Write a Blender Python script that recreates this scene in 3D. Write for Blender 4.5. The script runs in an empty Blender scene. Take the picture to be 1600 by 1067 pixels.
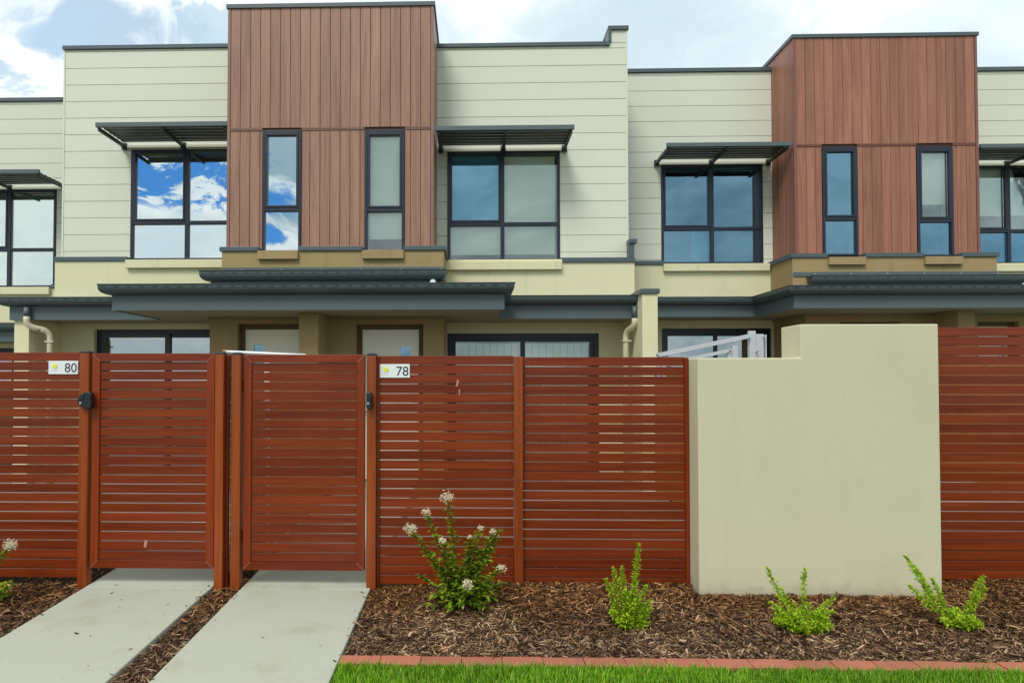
import bpy, math, random
import numpy as np
from mathutils import Vector
R = math.radians
random.seed(7)
rng = np.random.default_rng(7)
scene = bpy.context.scene
COL = scene.collection

# ------------------------------------------------------------------ camera
EYE = 1.585
cam_d = bpy.data.cameras.new('camera')
cam = bpy.data.objects.new('camera', cam_d)
COL.objects.link(cam)
cam_d.sensor_width = 36.0
cam_d.lens = 22.5
cam_d.shift_x = 0.05375
cam_d.shift_y = 0.0256
cam_d.clip_start = 0.05
cam_d.clip_end = 2000
cam.location = (0, 0, EYE)
cam.rotation_euler = (R(91.2), 0, R(1.5))
scene.camera = cam

# ------------------------------------------------------------------ view, sun, sky
scene.view_settings.view_transform = 'Standard'
scene.view_settings.look = 'None'
scene.view_settings.exposure = 0.68
scene.view_settings.gamma = 1.0
scene.view_settings.use_curve_mapping = False
scene.cycles.max_bounces = 8
scene.cycles.transparent_max_bounces = 12

SUN_EL, SUN_AZ = R(52), R(205)          # high, behind the viewer and a little to the left (azimuth from +Y, clockwise)
sun_dir = Vector((math.sin(SUN_AZ) * math.cos(SUN_EL), math.cos(SUN_AZ) * math.cos(SUN_EL), math.sin(SUN_EL)))
sd = bpy.data.lights.new('sun', 'SUN')
sd.energy = 1.5
sd.angle = R(20)
sd.color = (1.0, 0.96, 0.90)
so = bpy.data.objects.new('sun', sd)
COL.objects.link(so)
so.rotation_euler = (-sun_dir).to_track_quat('-Z', 'Y').to_euler()


class NT:
    """small helper to write node trees"""
    def __init__(self, tree):
        self.t = tree
        tree.nodes.clear()

    def n(self, kind, **kw):
        nd = self.t.nodes.new(kind)
        for k, v in kw.items():
            if k.startswith('i_'):
                key = k[2:]
                key = int(key) if key.isdigit() else key.replace('_', ' ')
                nd.inputs[key].default_value = v
            else:
                setattr(nd, k, v)
        return nd

    def l(self, a, b):
        self.t.links.new(a, b)

    def math(self, op, a, b=None, c=None, clamp=False):
        nd = self.t.nodes.new('ShaderNodeMath')
        nd.operation = op
        nd.use_clamp = clamp
        for i, v in enumerate((a, b, c)):
            if v is None:
                continue
            if isinstance(v, (int, float)):
                nd.inputs[i].default_value = v
            else:
                self.l(v, nd.inputs[i])
        return nd.outputs[0]

    def vmath(self, op, a, b=None, out=0):
        nd = self.t.nodes.new('ShaderNodeVectorMath')
        nd.operation = op
        for i, v in enumerate((a, b)):
            if v is None:
                continue
            if isinstance(v, (tuple, list)):
                nd.inputs[i].default_value = v
            else:
                self.l(v, nd.inputs[i])
        return nd.outputs[out]

    def scale(self, a, s):
        nd = self.t.nodes.new('ShaderNodeVectorMath')
        nd.operation = 'SCALE'
        self.l(a, nd.inputs[0])
        if isinstance(s, (int, float)):
            nd.inputs['Scale'].default_value = s
        else:
            self.l(s, nd.inputs['Scale'])
        return nd.outputs[0]

    def noise(self, vec, scale, detail=4, rough=0.55, dist=0.0):
        nd = self.t.nodes.new('ShaderNodeTexNoise')
        nd.inputs['Scale'].default_value = scale
        nd.inputs['Detail'].default_value = detail
        nd.inputs['Roughness'].default_value = rough
        nd.inputs['Distortion'].default_value = dist
        if vec is not None:
            self.l(vec, nd.inputs['Vector'])
        return nd.outputs['Fac']

    def mix(self, fac, a, b, blend='MIX'):
        nd = self.t.nodes.new('ShaderNodeMix')
        nd.data_type = 'RGBA'
        nd.blend_type = blend
        for s, v in ((nd.inputs[0], fac), (nd.inputs[6], a), (nd.inputs[7], b)):
            if isinstance(v, (int, float)):
                s.default_value = v
            elif isinstance(v, (tuple, list)):
                s.default_value = (*v[:3], 1)
            else:
                self.l(v, s)
        return nd.outputs[2]

    def smooth(self, v, lo, hi, to0=0.0, to1=1.0):
        nd = self.t.nodes.new('ShaderNodeMapRange')
        nd.interpolation_type = 'SMOOTHSTEP'
        self.l(v, nd.inputs[0])
        for i, x in zip((1, 2, 3, 4), (lo, hi, to0, to1)):
            nd.inputs[i].default_value = x
        return nd.outputs[0]


world = bpy.data.worlds.new("World")
scene.world = world
world.use_nodes = True
w = NT(world.node_tree)
tc = w.n('ShaderNodeTexCoord')
d = tc.outputs['Generated']
sky = w.n('ShaderNodeTexSky', sky_type='NISHITA', sun_disc=False, sun_elevation=SUN_EL, sun_rotation=SUN_AZ)
bg_sky = w.n('ShaderNodeBackground', i_Strength=0.055)
w.l(w.vmath('MULTIPLY', sky.outputs[0], (0.22, 0.62, 1.15)), bg_sky.inputs[0])
# cloud deck: broken cloud described by direction, with ragged noise edges
wn = w.n('ShaderNodeTexNoise', i_Scale=3.5, i_Detail=3.0)
w.l(d, wn.inputs['Vector'])
warp = w.scale(w.vmath('SUBTRACT', wn.outputs['Color'], (0.5, 0.5, 0.5)), 0.25)
dw_ = w.vmath('ADD', d, warp)
flat = w.vmath('MULTIPLY', dw_, (1.0, 1.0, 1.9))
n_big = w.noise(flat, 4.0, 7, 0.60)
n_mid = w.noise(w.vmath('ADD', flat, (5.3, 2.1, 0.7)), 9.0, 7, 0.62)
n_puff = w.noise(w.vmath('ADD', flat, (1.7, 9.2, 3.0)), 15.0, 7, 0.62)


def patch(cdir, rad, soft, ragged=0.10, flatz=1.0, nz=None):
    """soft-edged area of sky round a direction, 1 inside and 0 outside, its edge broken up by noise"""
    c = Vector(cdir).normalized()
    dif = w.vmath('MULTIPLY', w.vmath('SUBTRACT', d, tuple(c)), (1, 1, flatz))
    dist = w.vmath('LENGTH', dif, None, 1)
    n = w.math('MULTIPLY', w.math('SUBTRACT', nz or n_mid, 0.5), ragged * 3)
    return w.smooth(w.math('ADD', dist, n), rad - soft, rad + soft, 1.0, 0.0)


c1 = w.mix(w.smooth(n_big, 0.38, 0.60), (0.50, 0.58, 0.62), (0.71, 0.735, 0.73))
c1 = w.mix(w.math('MULTIPLY', w.smooth(n_mid, 0.50, 0.68), 0.40), c1, (0.44, 0.53, 0.585))
for cd, rad, soft, amt, colr in (((-0.462, 0.765, 0.428), 0.080, 0.034, 0.92, (0.30, 0.41, 0.52)),
                                 ((-0.525, 0.735, 0.424), 0.052, 0.020, 0.70, (0.33, 0.45, 0.57)),
                                 ((-0.568, 0.735, 0.375), 0.036, 0.018, 0.85, (0.33, 0.45, 0.55)),
                                 ((-0.333, 0.823, 0.462), 0.026, 0.012, 0.75, (0.33, 0.45, 0.54)),
                                 ((0.23, 0.855, 0.47), 0.15, 0.09, 0.80, (0.40, 0.50, 0.56)),
                                 ((0.57, 0.729, 0.39), 0.11, 0.06, 0.60, (0.46, 0.56, 0.61))):
    c1 = w.mix(w.math('MULTIPLY', patch(cd, rad, soft, 0.13, 1.7), amt), c1, colr)
# the dull cloud bank over the street side, seen mirrored in the windows
bank = w.mix(w.smooth(n_mid, 0.36, 0.64), (0.33, 0.42, 0.47), (0.56, 0.64, 0.68))
c1 = w.mix(w.math('MULTIPLY', patch((0.34, -0.90, 0.28), 0.54, 0.16, 0.12), 0.94), c1, bank)
c1 = w.mix(w.math('MULTIPLY', patch((-0.255, -0.91, 0.325), 0.062, 0.022), 0.85), c1, (0.20, 0.30, 0.36))
bg_cloud = w.n('ShaderNodeBackground', i_Strength=1.0)
w.l(c1, bg_cloud.inputs[0])
# openings of blue between the clouds over the street
sep = w.n('ShaderNodeSeparateXYZ')
w.l(d, sep.inputs[0])
low = w.smooth(w.math('ADD', sep.outputs[2], w.math('MULTIPLY', w.math('SUBTRACT', n_puff, 0.5), 0.12)), 0.236, 0.250)
gap = patch((-0.405, -0.878, 0.28), 0.105, 0.020, 0.12, 1.5, n_mid)
gap = w.math('MULTIPLY', w.math('MULTIPLY', gap, low), w.smooth(n_puff, 0.585, 0.50))
gap = w.math('MAXIMUM', gap, patch((-0.296, -0.92, 0.262), 0.024, 0.008, 0.03, 1.2, n_puff))
gap = w.math('MAXIMUM', gap, patch((-0.299, -0.93, 0.217), 0.017, 0.006, 0.03, 1.2, n_puff))
mixbg = w.n('ShaderNodeMixShader')
w.l(w.math('SUBTRACT', 1.0, gap), mixbg.inputs[0])
w.l(bg_sky.outputs[0], mixbg.inputs[1])
w.l(bg_cloud.outputs[0], mixbg.inputs[2])
wo = w.n('ShaderNodeOutputWorld')
w.l(mixbg.outputs[0], wo.inputs[0])

# ------------------------------------------------------------------ materials
def mat(name, base=(0.5, 0.5, 0.5), rough=0.6, spec=0.5, var=0.0, vscale=6.0, bump=0.0, bscale=80.0, objvar=0.0, metal=0.0, stretch=None, dark=None, dscale=3.0, damt=0.0):
    """principled material: base colour mottled by noise, optional per-object variation, fine bump and stain layer"""
    m = bpy.data.materials.new(name)
    m.use_nodes = True
    t = NT(m.node_tree)
    out = t.n('ShaderNodeOutputMaterial')
    b = t.n('ShaderNodeBsdfPrincipled')
    b.inputs['Roughness'].default_value = rough
    b.inputs['Specular IOR Level'].default_value = spec
    b.inputs['Metallic'].default_value = metal
    t.l(b.outputs[0], out.inputs[0])
    tcx = t.n('ShaderNodeTexCoord')
    oi = t.n('ShaderNodeObjectInfo')
    off = t.n('ShaderNodeCombineXYZ')
    t.l(t.math('MULTIPLY', oi.outputs['Random'], 37.0), off.inputs[0])
    t.l(t.math('MULTIPLY', oi.outputs['Random'], 91.0), off.inputs[1])
    vec = t.vmath('ADD', tcx.outputs['Object'], off.outputs[0])
    if stretch:
        vec = t.vmath('MULTIPLY', vec, stretch)
    n1 = t.noise(vec, vscale, 5, 0.6)
    col = t.mix(n1, tuple(c * (1 - var) for c in base), tuple(min(1, c * (1 + var)) for c in base))
    if objvar:
        r = t.math('ADD', 1 - objvar, t.math('MULTIPLY', oi.outputs['Random'], 2 * objvar))
        vm = t.n('ShaderNodeVectorMath', operation='SCALE')
        t.l(col, vm.inputs[0])
        t.l(r, vm.inputs['Scale'])
        col = vm.outputs[0]
    if dark:
        n3 = t.smooth(t.noise(vec, dscale, 6, 0.65), 0.50, 0.72)
        col = t.mix(t.math('MULTIPLY', n3, damt), col, dark)
    t.l(col, b.inputs['Base Color'])
    rr = t.math('ADD', rough - 0.06, t.math('MULTIPLY', n1, 0.12))
    t.l(rr, b.inputs['Roughness'])
    if bump:
        bp = t.n('ShaderNodeBump')
        bp.inputs['Strength'].default_value = bump
        bp.inputs['Distance'].default_value = 0.004
        t.l(t.noise(tcx.outputs['Object'], bscale, 4, 0.6), bp.inputs['Height'])
        t.l(bp.outputs[0], b.inputs['Normal'])
    return m


def weather(m, streak, splash, amt_s, amt_b, zb=0.0):
    """adds run-down streaks and soil splash near the ground to a wall material"""
    t = NT.__new__(NT)
    t.t = m.node_tree
    b = next(n for n in t.t.nodes if n.type == 'BSDF_PRINCIPLED')
    src = b.inputs['Base Color'].links[0].from_socket
    tcx = t.n('ShaderNodeTexCoord')
    o = tcx.outputs['Object']
    n1 = t.smooth(t.noise(t.vmath('MULTIPLY', o, (7.0, 7.0, 0.45)), 1.0, 6, 0.62), 0.54, 0.74)
    col = t.mix(t.math('MULTIPLY', n1, amt_s), src, streak)
    sp = t.n('ShaderNodeSeparateXYZ')
    t.l(o, sp.inputs[0])
    h = t.math('ADD', sp.outputs[2], t.math('MULTIPLY', t.noise(t.vmath('MULTIPLY', o, (9, 9, 14)), 1.0, 6, 0.7), -0.26))
    n2 = t.smooth(h, zb - 0.12, zb + 0.01, 1.0, 0.0)
    t.l(t.mix(t.math('MULTIPLY', n2, amt_b), col, splash), b.inputs['Base Color'])


def wood(name, dark, light, axis, rough=0.4, objvar=0.10, spec=0.5):
    """wood print: fine grain running along one axis, its own shade on each board"""
    m = bpy.data.materials.new(name)
    m.use_nodes = True
    t = NT(m.node_tree)
    out = t.n('ShaderNodeOutputMaterial')
    b = t.n('ShaderNodeBsdfPrincipled')
    b.inputs['Specular IOR Level'].default_value = spec
    t.l(b.outputs[0], out.inputs[0])
    tcx = t.n('ShaderNodeTexCoord')
    oi = t.n('ShaderNodeObjectInfo')
    off = t.n('ShaderNodeCombineXYZ')
    for i, k in enumerate((37.0, 91.0, 53.0)):
        t.l(t.math('MULTIPLY', oi.outputs['Random'], k), off.inputs[i])
    vec = t.vmath('ADD', tcx.outputs['Object'], off.outputs[0])
    s = [38.0, 38.0, 38.0]
    s[axis] = 1.1
    g1 = t.noise(t.vmath('MULTIPLY', vec, tuple(s)), 1.0, 6, 0.65, 0.6)
    s2 = [9.0, 9.0, 9.0]
    s2[axis] = 0.6
    g2 = t.noise(t.vmath('MULTIPLY', vec, tuple(s2)), 1.0, 3, 0.5, 0.8)
    s3 = [150.0, 150.0, 150.0]
    s3[axis] = 5.0
    g3 = t.noise(t.vmath('MULTIPLY', vec, tuple(s3)), 1.0, 3, 0.6)
    f = t.math('ADD', t.math('MULTIPLY', g1, 0.5), t.math('ADD', t.math('MULTIPLY', g2, 0.35), t.math('MULTIPLY', g3, 0.25)))
    col = t.mix(t.smooth(f, 0.36, 0.74), dark, light)
    r = t.math('ADD', 1 - objvar, t.math('MULTIPLY', oi.outputs['Random'], 2 * objvar))
    col = t.scale(col, r)
    t.l(col, b.inputs['Base Color'])
    t.l(t.math('ADD', rough - 0.05, t.math('MULTIPLY', g1, 0.14)), b.inputs['Roughness'])
    bp = t.n('ShaderNodeBump')
    bp.inputs['Strength'].default_value = 0.18
    bp.inputs['Distance'].default_value = 0.002
    t.l(f, bp.inputs['Height'])
    t.l(bp.outputs[0], b.inputs['Normal'])
    return m


def glass(name, refl, tint, mirror=(0.93, 0.98, 0.98)):
    """window glass: see-through tint with a mirror share that grows towards grazing angles"""
    m = bpy.data.materials.new(name)
    m.use_nodes = True
    t = NT(m.node_tree)
    out = t.n('ShaderNodeOutputMaterial')
    gl = t.n('ShaderNodeBsdfGlossy')
    gl.inputs['Roughness'].default_value = 0.0
    gl.inputs['Color'].default_value = (*mirror, 1)
    tcx = t.n('ShaderNodeTexCoord')
    bp = t.n('ShaderNodeBump')
    bp.inputs['Strength'].default_value = 0.10
    bp.inputs['Distance'].default_value = 0.004
    t.l(t.noise(tcx.outputs['Object'], 2.6, 2, 0.5), bp.inputs['Height'])
    t.l(bp.outputs[0], gl.inputs['Normal'])
    tr = t.n('ShaderNodeBsdfTransparent')
    tr.inputs['Color'].default_value = (*tint, 1)
    fr = t.n('ShaderNodeFresnel', i_IOR=1.5)
    mx = t.n('ShaderNodeMixShader')
    t.l(t.math('ADD', fr.outputs[0], refl - 0.04, clamp=True), mx.inputs[0])
    t.l(tr.outputs[0], mx.inputs[1])
    t.l(gl.outputs[0], mx.inputs[2])
    t.l(mx.outputs[0], out.inputs[0])
    return m


def island_mat(name, stops, rough=0.8, spec=0.3, trans=0.0, fresh=False):
    """one shade per loose piece of the mesh (chips, blades, leaves)"""
    m = bpy.data.materials.new(name)
    m.use_nodes = True
    t = NT(m.node_tree)
    out = t.n('ShaderNodeOutputMaterial')
    b = t.n('ShaderNodeBsdfPrincipled')
    b.inputs['Roughness'].default_value = rough
    b.inputs['Specular IOR Level'].default_value = spec
    geo = t.n('ShaderNodeNewGeometry')
    ramp = t.n('ShaderNodeValToRGB')
    cr = ramp.color_ramp
    while len(cr.elements) < len(stops):
        cr.elements.new(0.5)
    for e, (p, c) in zip(cr.elements, stops):
        e.position = p
        e.color = (*c, 1)
    t.l(geo.outputs['Random Per Island'], ramp.inputs[0])
    tcx = t.n('ShaderNodeTexCoord')
    n = t.noise(tcx.outputs['Object'], 1.3, 4, 0.6)
    col = t.mix(t.math('MULTIPLY', t.smooth(n, 0.35, 0.65), 0.35), ramp.outputs[0], tuple(x * 0.8 for x in stops[0][1]))
    if fresh:        # chips by the fence keep their damp orange tone, those in the open have greyed
        sp = t.n('ShaderNodeSeparateXYZ')
        t.l(tcx.outputs['Object'], sp.inputs[0])
        yy = t.math('ADD', sp.outputs[1], t.math('MULTIPLY', t.math('SUBTRACT', n, 0.5), 0.9))
        col = t.mix(1.0, col, t.mix(t.smooth(yy, 4.05, 4.85), (1.12, 1.10, 1.06), (1.14, 0.88, 0.56)), 'MULTIPLY')
    t.l(col, b.inputs['Base Color'])
    if trans:
        tl = t.n('ShaderNodeBsdfTranslucent')
        t.l(col, tl.inputs['Color'])
        mx = t.n('ShaderNodeMixShader')
        mx.inputs[0].default_value = trans
        t.l(b.outputs[0], mx.inputs[1])
        t.l(tl.outputs[0], mx.inputs[2])
        t.l(mx.outputs[0], out.inputs[0])
    else:
        t.l(b.outputs[0], out.inputs[0])
    return m


M = {
    'board': mat('painted_cladding', (0.65, 0.672, 0.56), 0.55, 0.4, var=0.03, vscale=1.2, bump=0.05, bscale=140, objvar=0.015),
    'groove': mat('cladding_backing', (0.36, 0.37, 0.25), 0.7, 0.3, var=0.05),
    'render': mat('cream_render', (0.68, 0.65, 0.42), 0.85, 0.25, var=0.05, vscale=1.6, bump=0.35, bscale=120, dark=(0.42, 0.38, 0.24), dscale=1.3, damt=0.22),
    'brown': mat('brown_render', (0.34, 0.255, 0.125), 0.85, 0.25, var=0.06, vscale=1.6, bump=0.35, bscale=120, dark=(0.22, 0.16, 0.08), dscale=1.6, damt=0.3),
    'letter_wall': mat('wall_render', (0.56, 0.535, 0.375), 0.85, 0.25, var=0.04, vscale=1.4, bump=0.28, bscale=60, dark=(0.44, 0.42, 0.28), dscale=1.7, damt=0.25),
    'trim': mat('slate_trim', (0.068, 0.094, 0.104), 0.38, 0.5, var=0.08, vscale=3),
    'gutter': mat('slate_gutter', (0.045, 0.066, 0.068), 0.35, 0.5, var=0.08, vscale=3),
    'fascia': mat('slate_fascia', (0.085, 0.118, 0.125), 0.5, 0.4, var=0.06, vscale=2),
    'roof': mat('roof_sheet', (0.10, 0.12, 0.125), 0.45, 0.4, var=0.08),
    'soffit': mat('soffit_board', (0.25, 0.215, 0.145), 0.8, 0.3, var=0.03),
    'frame': mat('window_frame', (0.010, 0.015, 0.030), 0.35, 0.5, var=0.1),
    'blade': mat('louvre_metal', (0.034, 0.042, 0.042), 0.45, 0.5, var=0.1),
    'strip': mat('lit_wall_strip', (0.58, 0.58, 0.49), 0.5, 0.4, var=0.03),  # pale tone standing for daylight on the wall behind the awnings
    'blind': mat('roller_blind', (0.93, 0.94, 0.88), 0.9, 0.1, var=0.02),
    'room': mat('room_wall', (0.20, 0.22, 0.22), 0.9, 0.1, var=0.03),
    'door': mat('door_paint', (0.80, 0.80, 0.68), 0.5, 0.4, var=0.02),
    'doorframe': mat('door_frame', (0.10, 0.07, 0.04), 0.6, 0.3, var=0.05),
    'pipe': mat('cream_pipe', (0.58, 0.53, 0.36), 0.45, 0.4, var=0.03),
    'steel': mat('grey_steel', (0.50, 0.52, 0.55), 0.45, 0.4, var=0.05),
    'white': mat('white_plastic', (0.78, 0.80, 0.78), 0.4, 0.4, var=0.02),
    'black': mat('black_plastic', (0.010, 0.011, 0.014), 0.40, 0.5, var=0.1),
    'chrome': mat('key_cylinder', (0.75, 0.75, 0.72), 0.25, 0.5, metal=1.0),
    'plate': mat('sign_plate', (0.72, 0.76, 0.77), 0.4, 0.4, var=0.015),
    'ink': mat('sign_ink', (0.025, 0.03, 0.035), 0.5, 0.3),
    'greyink': mat('sign_grey', (0.45, 0.47, 0.45), 0.5, 0.3),
    'yellow': mat('logo_yellow', (0.74, 0.70, 0.06), 0.5, 0.3),
    'yellow2': mat('logo_pale', (0.80, 0.82, 0.32), 0.5, 0.3),
    'concrete': mat('path_concrete', (0.395, 0.412, 0.335), 0.85, 0.25, var=0.06, vscale=4.0, bump=0.30, bscale=150, dark=(0.27, 0.25, 0.17), dscale=2.0, damt=0.5),
    'yard': mat('yard_paving', (0.28, 0.28, 0.26), 0.9, 0.2, var=0.08, vscale=2.0),
    'soil': mat('mulch_soil', (0.030, 0.019, 0.012), 0.95, 0.1, var=0.4, vscale=30, bump=0.8, bscale=60),
    'terrain': mat('dry_turf', (0.09, 0.12, 0.04), 0.95, 0.1, var=0.3, vscale=0.6),
    'turf': mat('lawn_soil', (0.035, 0.06, 0.012), 0.95, 0.1, var=0.3, vscale=20),
    'brick': mat('red_brick', (0.37, 0.13, 0.082), 0.8, 0.25, var=0.14, vscale=14, bump=0.4, bscale=160, objvar=0.12, dark=(0.20, 0.09, 0.08), dscale=7, damt=0.5),
    'mortar': mat('mortar', (0.10, 0.07, 0.055), 0.95, 0.1, var=0.2),
    'paling': wood('paling_timber', (0.30, 0.15, 0.05), (0.50, 0.29, 0.11), 2, 0.7, 0.15, 0.2),
    'timber': wood('timber_cladding', (0.230, 0.117, 0.080), (0.375, 0.205, 0.142), 2, 0.42, 0.08, 0.35),
    'slat': wood('merbau_slat', (0.112, 0.0140, 0.0024), (0.215, 0.0335, 0.0055), 0, 0.30, 0.15, 0.32),
    'post': wood('merbau_post', (0.19, 0.033, 0.006), (0.32, 0.070, 0.013), 2, 0.30, 0.08, 0.35),
    'stile': wood('merbau_stile', (0.140, 0.0175, 0.0030), (0.235, 0.037, 0.006), 2, 0.30, 0.08, 0.32),
    'mark': mat('scuff', (0.42, 0.22, 0.18), 0.7, 0.2, var=0.2),
    'glass_mirror': glass('reflective_glass', 0.70, (0.60, 0.75, 0.75)),
    'glass_pale': glass('pale_glass', 0.48, (0.85, 0.97, 0.92)),
    'glass_clear': glass('clear_glass', 0.12, (0.97, 1.0, 0.97)),
    'glass_dark': glass('tinted_glass', 0.225, (0.60, 0.80, 0.86), (0.55, 0.83, 1.0)),
    'glass_door': glass('door_glass', 0.40, (0.22, 0.28, 0.30)),
    'chip': island_mat('bark_chip', [(0.0, (0.016, 0.008, 0.005)), (0.36, (0.066, 0.034, 0.018)), (0.62, (0.175, 0.095, 0.050)), (0.86, (0.34, 0.22, 0.125)), (1.0, (0.55, 0.41, 0.26))], 0.85, 0.2, fresh=True),
    'grass': island_mat('grass_blade', [(0.0, (0.05, 0.15, 0.004)), (0.45, (0.19, 0.47, 0.010)), (0.85, (0.36, 0.66, 0.025)), (1.0, (0.55, 0.65, 0.08))], 0.5, 0.4, 0.35),
    'leaf_dark': island_mat('myrtle_leaf', [(0.0, (0.06, 0.16, 0.008)), (0.5, (0.18, 0.31, 0.012)), (0.85, (0.33, 0.45, 0.02)), (1.0, (0.52, 0.50, 0.04))], 0.45, 0.4, 0.3),
    'leaf_lime': island_mat('lime_leaf', [(0.0, (0.19, 0.36, 0.008)), (0.5, (0.43, 0.66, 0.018)), (1.0, (0.66, 0.76, 0.06))], 0.5, 0.3, 0.35),
    'stem': mat('woody_stem', (0.10, 0.055, 0.03), 0.8, 0.2, var=0.2, vscale=20),
    'petal': island_mat('white_petal', [(0.0, (0.74, 0.62, 0.40)), (0.4, (0.84, 0.79, 0.58)), (1.0, (0.88, 0.87, 0.70))], 0.6, 0.2, 0.25),
    'bud': island_mat('flower_bud', [(0.0, (0.30, 0.13, 0.06)), (0.5, (0.45, 0.24, 0.10)), (1.0, (0.55, 0.45, 0.18))], 0.6, 0.2),
}

weather(M['letter_wall'], (0.40, 0.37, 0.24), (0.26, 0.19, 0.12), 0.13, 0.35)
weather(M['render'], (0.40, 0.36, 0.23), (0.3, 0.25, 0.16), 0.25, 0.0, -9)
weather(M['brown'], (0.20, 0.14, 0.07), (0.2, 0.15, 0.08), 0.3, 0.0, -9)
weather(M['board'], (0.50, 0.52, 0.42), (0.5, 0.5, 0.4), 0.16, 0.0, -9)

# ------------------------------------------------------------------ object helpers
WP = {}          # world position of each object's origin


def tag(o, label=None, cat=None, group=None, kind=None):
    if label:
        o['label'] = label
    if cat:
        o['category'] = cat
    if group:
        o['group'] = group
    if kind:
        o['kind'] = kind
    return o


def place(o, parent, pos=None):
    """link, parent and put the origin at a world position (default: the parent's own)"""
    COL.objects.link(o)
    base = WP[parent.name] if parent else Vector((0, 0, 0))
    pos = Vector(pos) if pos is not None else base
    if parent:
        o.parent = parent
    o.location = pos - base
    WP[o.name] = pos
    return o


def thing(name, label, cat, pos, group=None):
    o = bpy.data.objects.new(name, None)
    o.empty_display_size = 0.2
    place(o, None, pos)
    return tag(o, label, cat, group)


class MB:
    def __init__(self):
        self.v, self.f = [], []

    def quad(self, *p):
        n = len(self.v)
        self.v += [tuple(x) for x in p]
        self.f.append(tuple(range(n, n + len(p))))
        return self

    def box(self, x0, x1, y0, y1, z0, z1):
        n = len(self.v)
        self.v += [(x0, y0, z0), (x1, y0, z0), (x1, y1, z0), (x0, y1, z0), (x0, y0, z1), (x1, y0, z1), (x1, y1, z1), (x0, y1, z1)]
        self.f += [tuple(n + i for i in q) for q in ((0, 3, 2, 1), (4, 5, 6, 7), (0, 1, 5, 4), (1, 2, 6, 5), (2, 3, 7, 6), (3, 0, 4, 7))]
        return self

    def bar(self, a, b, wid, hgt):
        a, b = Vector(a), Vector(b)
        t = (b - a).normalized()
        up = Vector((0, 0, 1)) if abs(t.z) < 0.95 else Vector((0, 1, 0))
        s = t.cross(up).normalized() * (wid / 2)
        u = s.cross(t).normalized() * (hgt / 2)
        n = len(self.v)
        for p in (a, b):
            self.v += [tuple(p - s - u), tuple(p + s - u), tuple(p + s + u), tuple(p - s + u)]
        self.f += [tuple(n + i for i in q) for q in ((0, 1, 2, 3), (7, 6, 5, 4), (0, 4, 5, 1), (1, 5, 6, 2), (2, 6, 7, 3), (3, 7, 4, 0))]
        return self

    def tube(self, pts, r, seg=10, r1=None):
        pts = [Vector(p) for p in pts]
        n0 = len(self.v)
        k = len(pts)
        for i, p in enumerate(pts):
            t = (pts[min(i + 1, k - 1)] - pts[max(i - 1, 0)]).normalized()
            up = Vector((0, 1, 0)) if abs(t.y) < 0.9 else Vector((1, 0, 0))
            s = t.cross(up).normalized()
            u = s.cross(t).normalized()
            rr = r if r1 is None else r + (r1 - r) * i / (k - 1)
            for j in range(seg):
                a = 2 * math.pi * j / seg
                self.v.append(tuple(p + s * math.cos(a) * rr + u * math.sin(a) * rr))
        for i in range(k - 1):
            for j in range(seg):
                a, b = n0 + i * seg + j, n0 + i * seg + (j + 1) % seg
                self.f.append((a, b, b + seg, a + seg))
        self.f.append(tuple(n0 + j for j in range(seg))[::-1])
        self.f.append(tuple(n0 + (k - 1) * seg + j for j in range(seg)))
        return self

    def prism(self, pts, axis, a0, a1):
        """closed 2-D outline pushed along an axis: 0 -> outline in (y,z), 1 -> (x,z), 2 -> (x,y)"""
        n = len(self.v)
        k = len(pts)
        for a in (a0, a1):
            for p in pts:
                self.v.append((a, p[0], p[1]) if axis == 0 else (p[0], a, p[1]) if axis == 1 else (p[0], p[1], a))
        self.f.append(tuple(range(n, n + k)))
        self.f.append(tuple(range(n + 2 * k - 1, n + k - 1, -1)))
        for i in range(k):
            j = (i + 1) % k
            self.f.append((n + i, n + k + i, n + k + j, n + j))
        return self

    def sweep(self, prof, path):
        """closed profile (out, up) carried along a plan path with mitred corners; out is the right-hand side of travel"""
        P = [Vector((x, y)) for x, y in path]
        k, m, n0 = len(P), len(prof), len(self.v)
        for i in range(k):
            if i == 0:
                t = (P[1] - P[0]).normalized(); nrm = Vector((t.y, -t.x))
            elif i == k - 1:
                t = (P[-1] - P[-2]).normalized(); nrm = Vector((t.y, -t.x))
            else:
                t0, t1 = (P[i] - P[i - 1]).normalized(), (P[i + 1] - P[i]).normalized()
                n0_, n1_ = Vector((t0.y, -t0.x)), Vector((t1.y, -t1.x))
                nrm = (n0_ + n1_)
                nrm = nrm / max(1e-6, nrm.dot(n0_))
            for o, u in prof:
                self.v.append((P[i].x + nrm.x * o, P[i].y + nrm.y * o, u))
        for i in range(k - 1):
            for j in range(m):
                a, b = n0 + i * m + j, n0 + i * m + (j + 1) % m
                self.f.append((a, b, b + m, a + m))
        self.f.append(tuple(n0 + j for j in range(m)))
        self.f.append(tuple(n0 + (k - 1) * m + j for j in range(m))[::-1])
        return self

    def build(self, name, m, parent=None, origin=None, smooth=False, bevel=0.0):
        base = Vector(origin) if origin is not None else (WP[parent.name] if parent else Vector((0, 0, 0)))
        me = bpy.data.meshes.new(name)
        me.from_pydata([tuple(Vector(p) - base) for p in self.v], [], self.f)
        me.materials.append(m)
        import bmesh
        bm = bmesh.new(); bm.from_mesh(me)
        bmesh.ops.recalc_face_normals(bm, faces=bm.faces)
        bm.to_mesh(me); bm.free()
        if smooth:
            me.shade_smooth()
        o = bpy.data.objects.new(name, me)
        place(o, parent, base)
        if bevel:
            md = o.modifiers.new('edge', 'BEVEL')
            md.width = bevel; md.segments = 2; md.limit_method = 'ANGLE'
        return o


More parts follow.
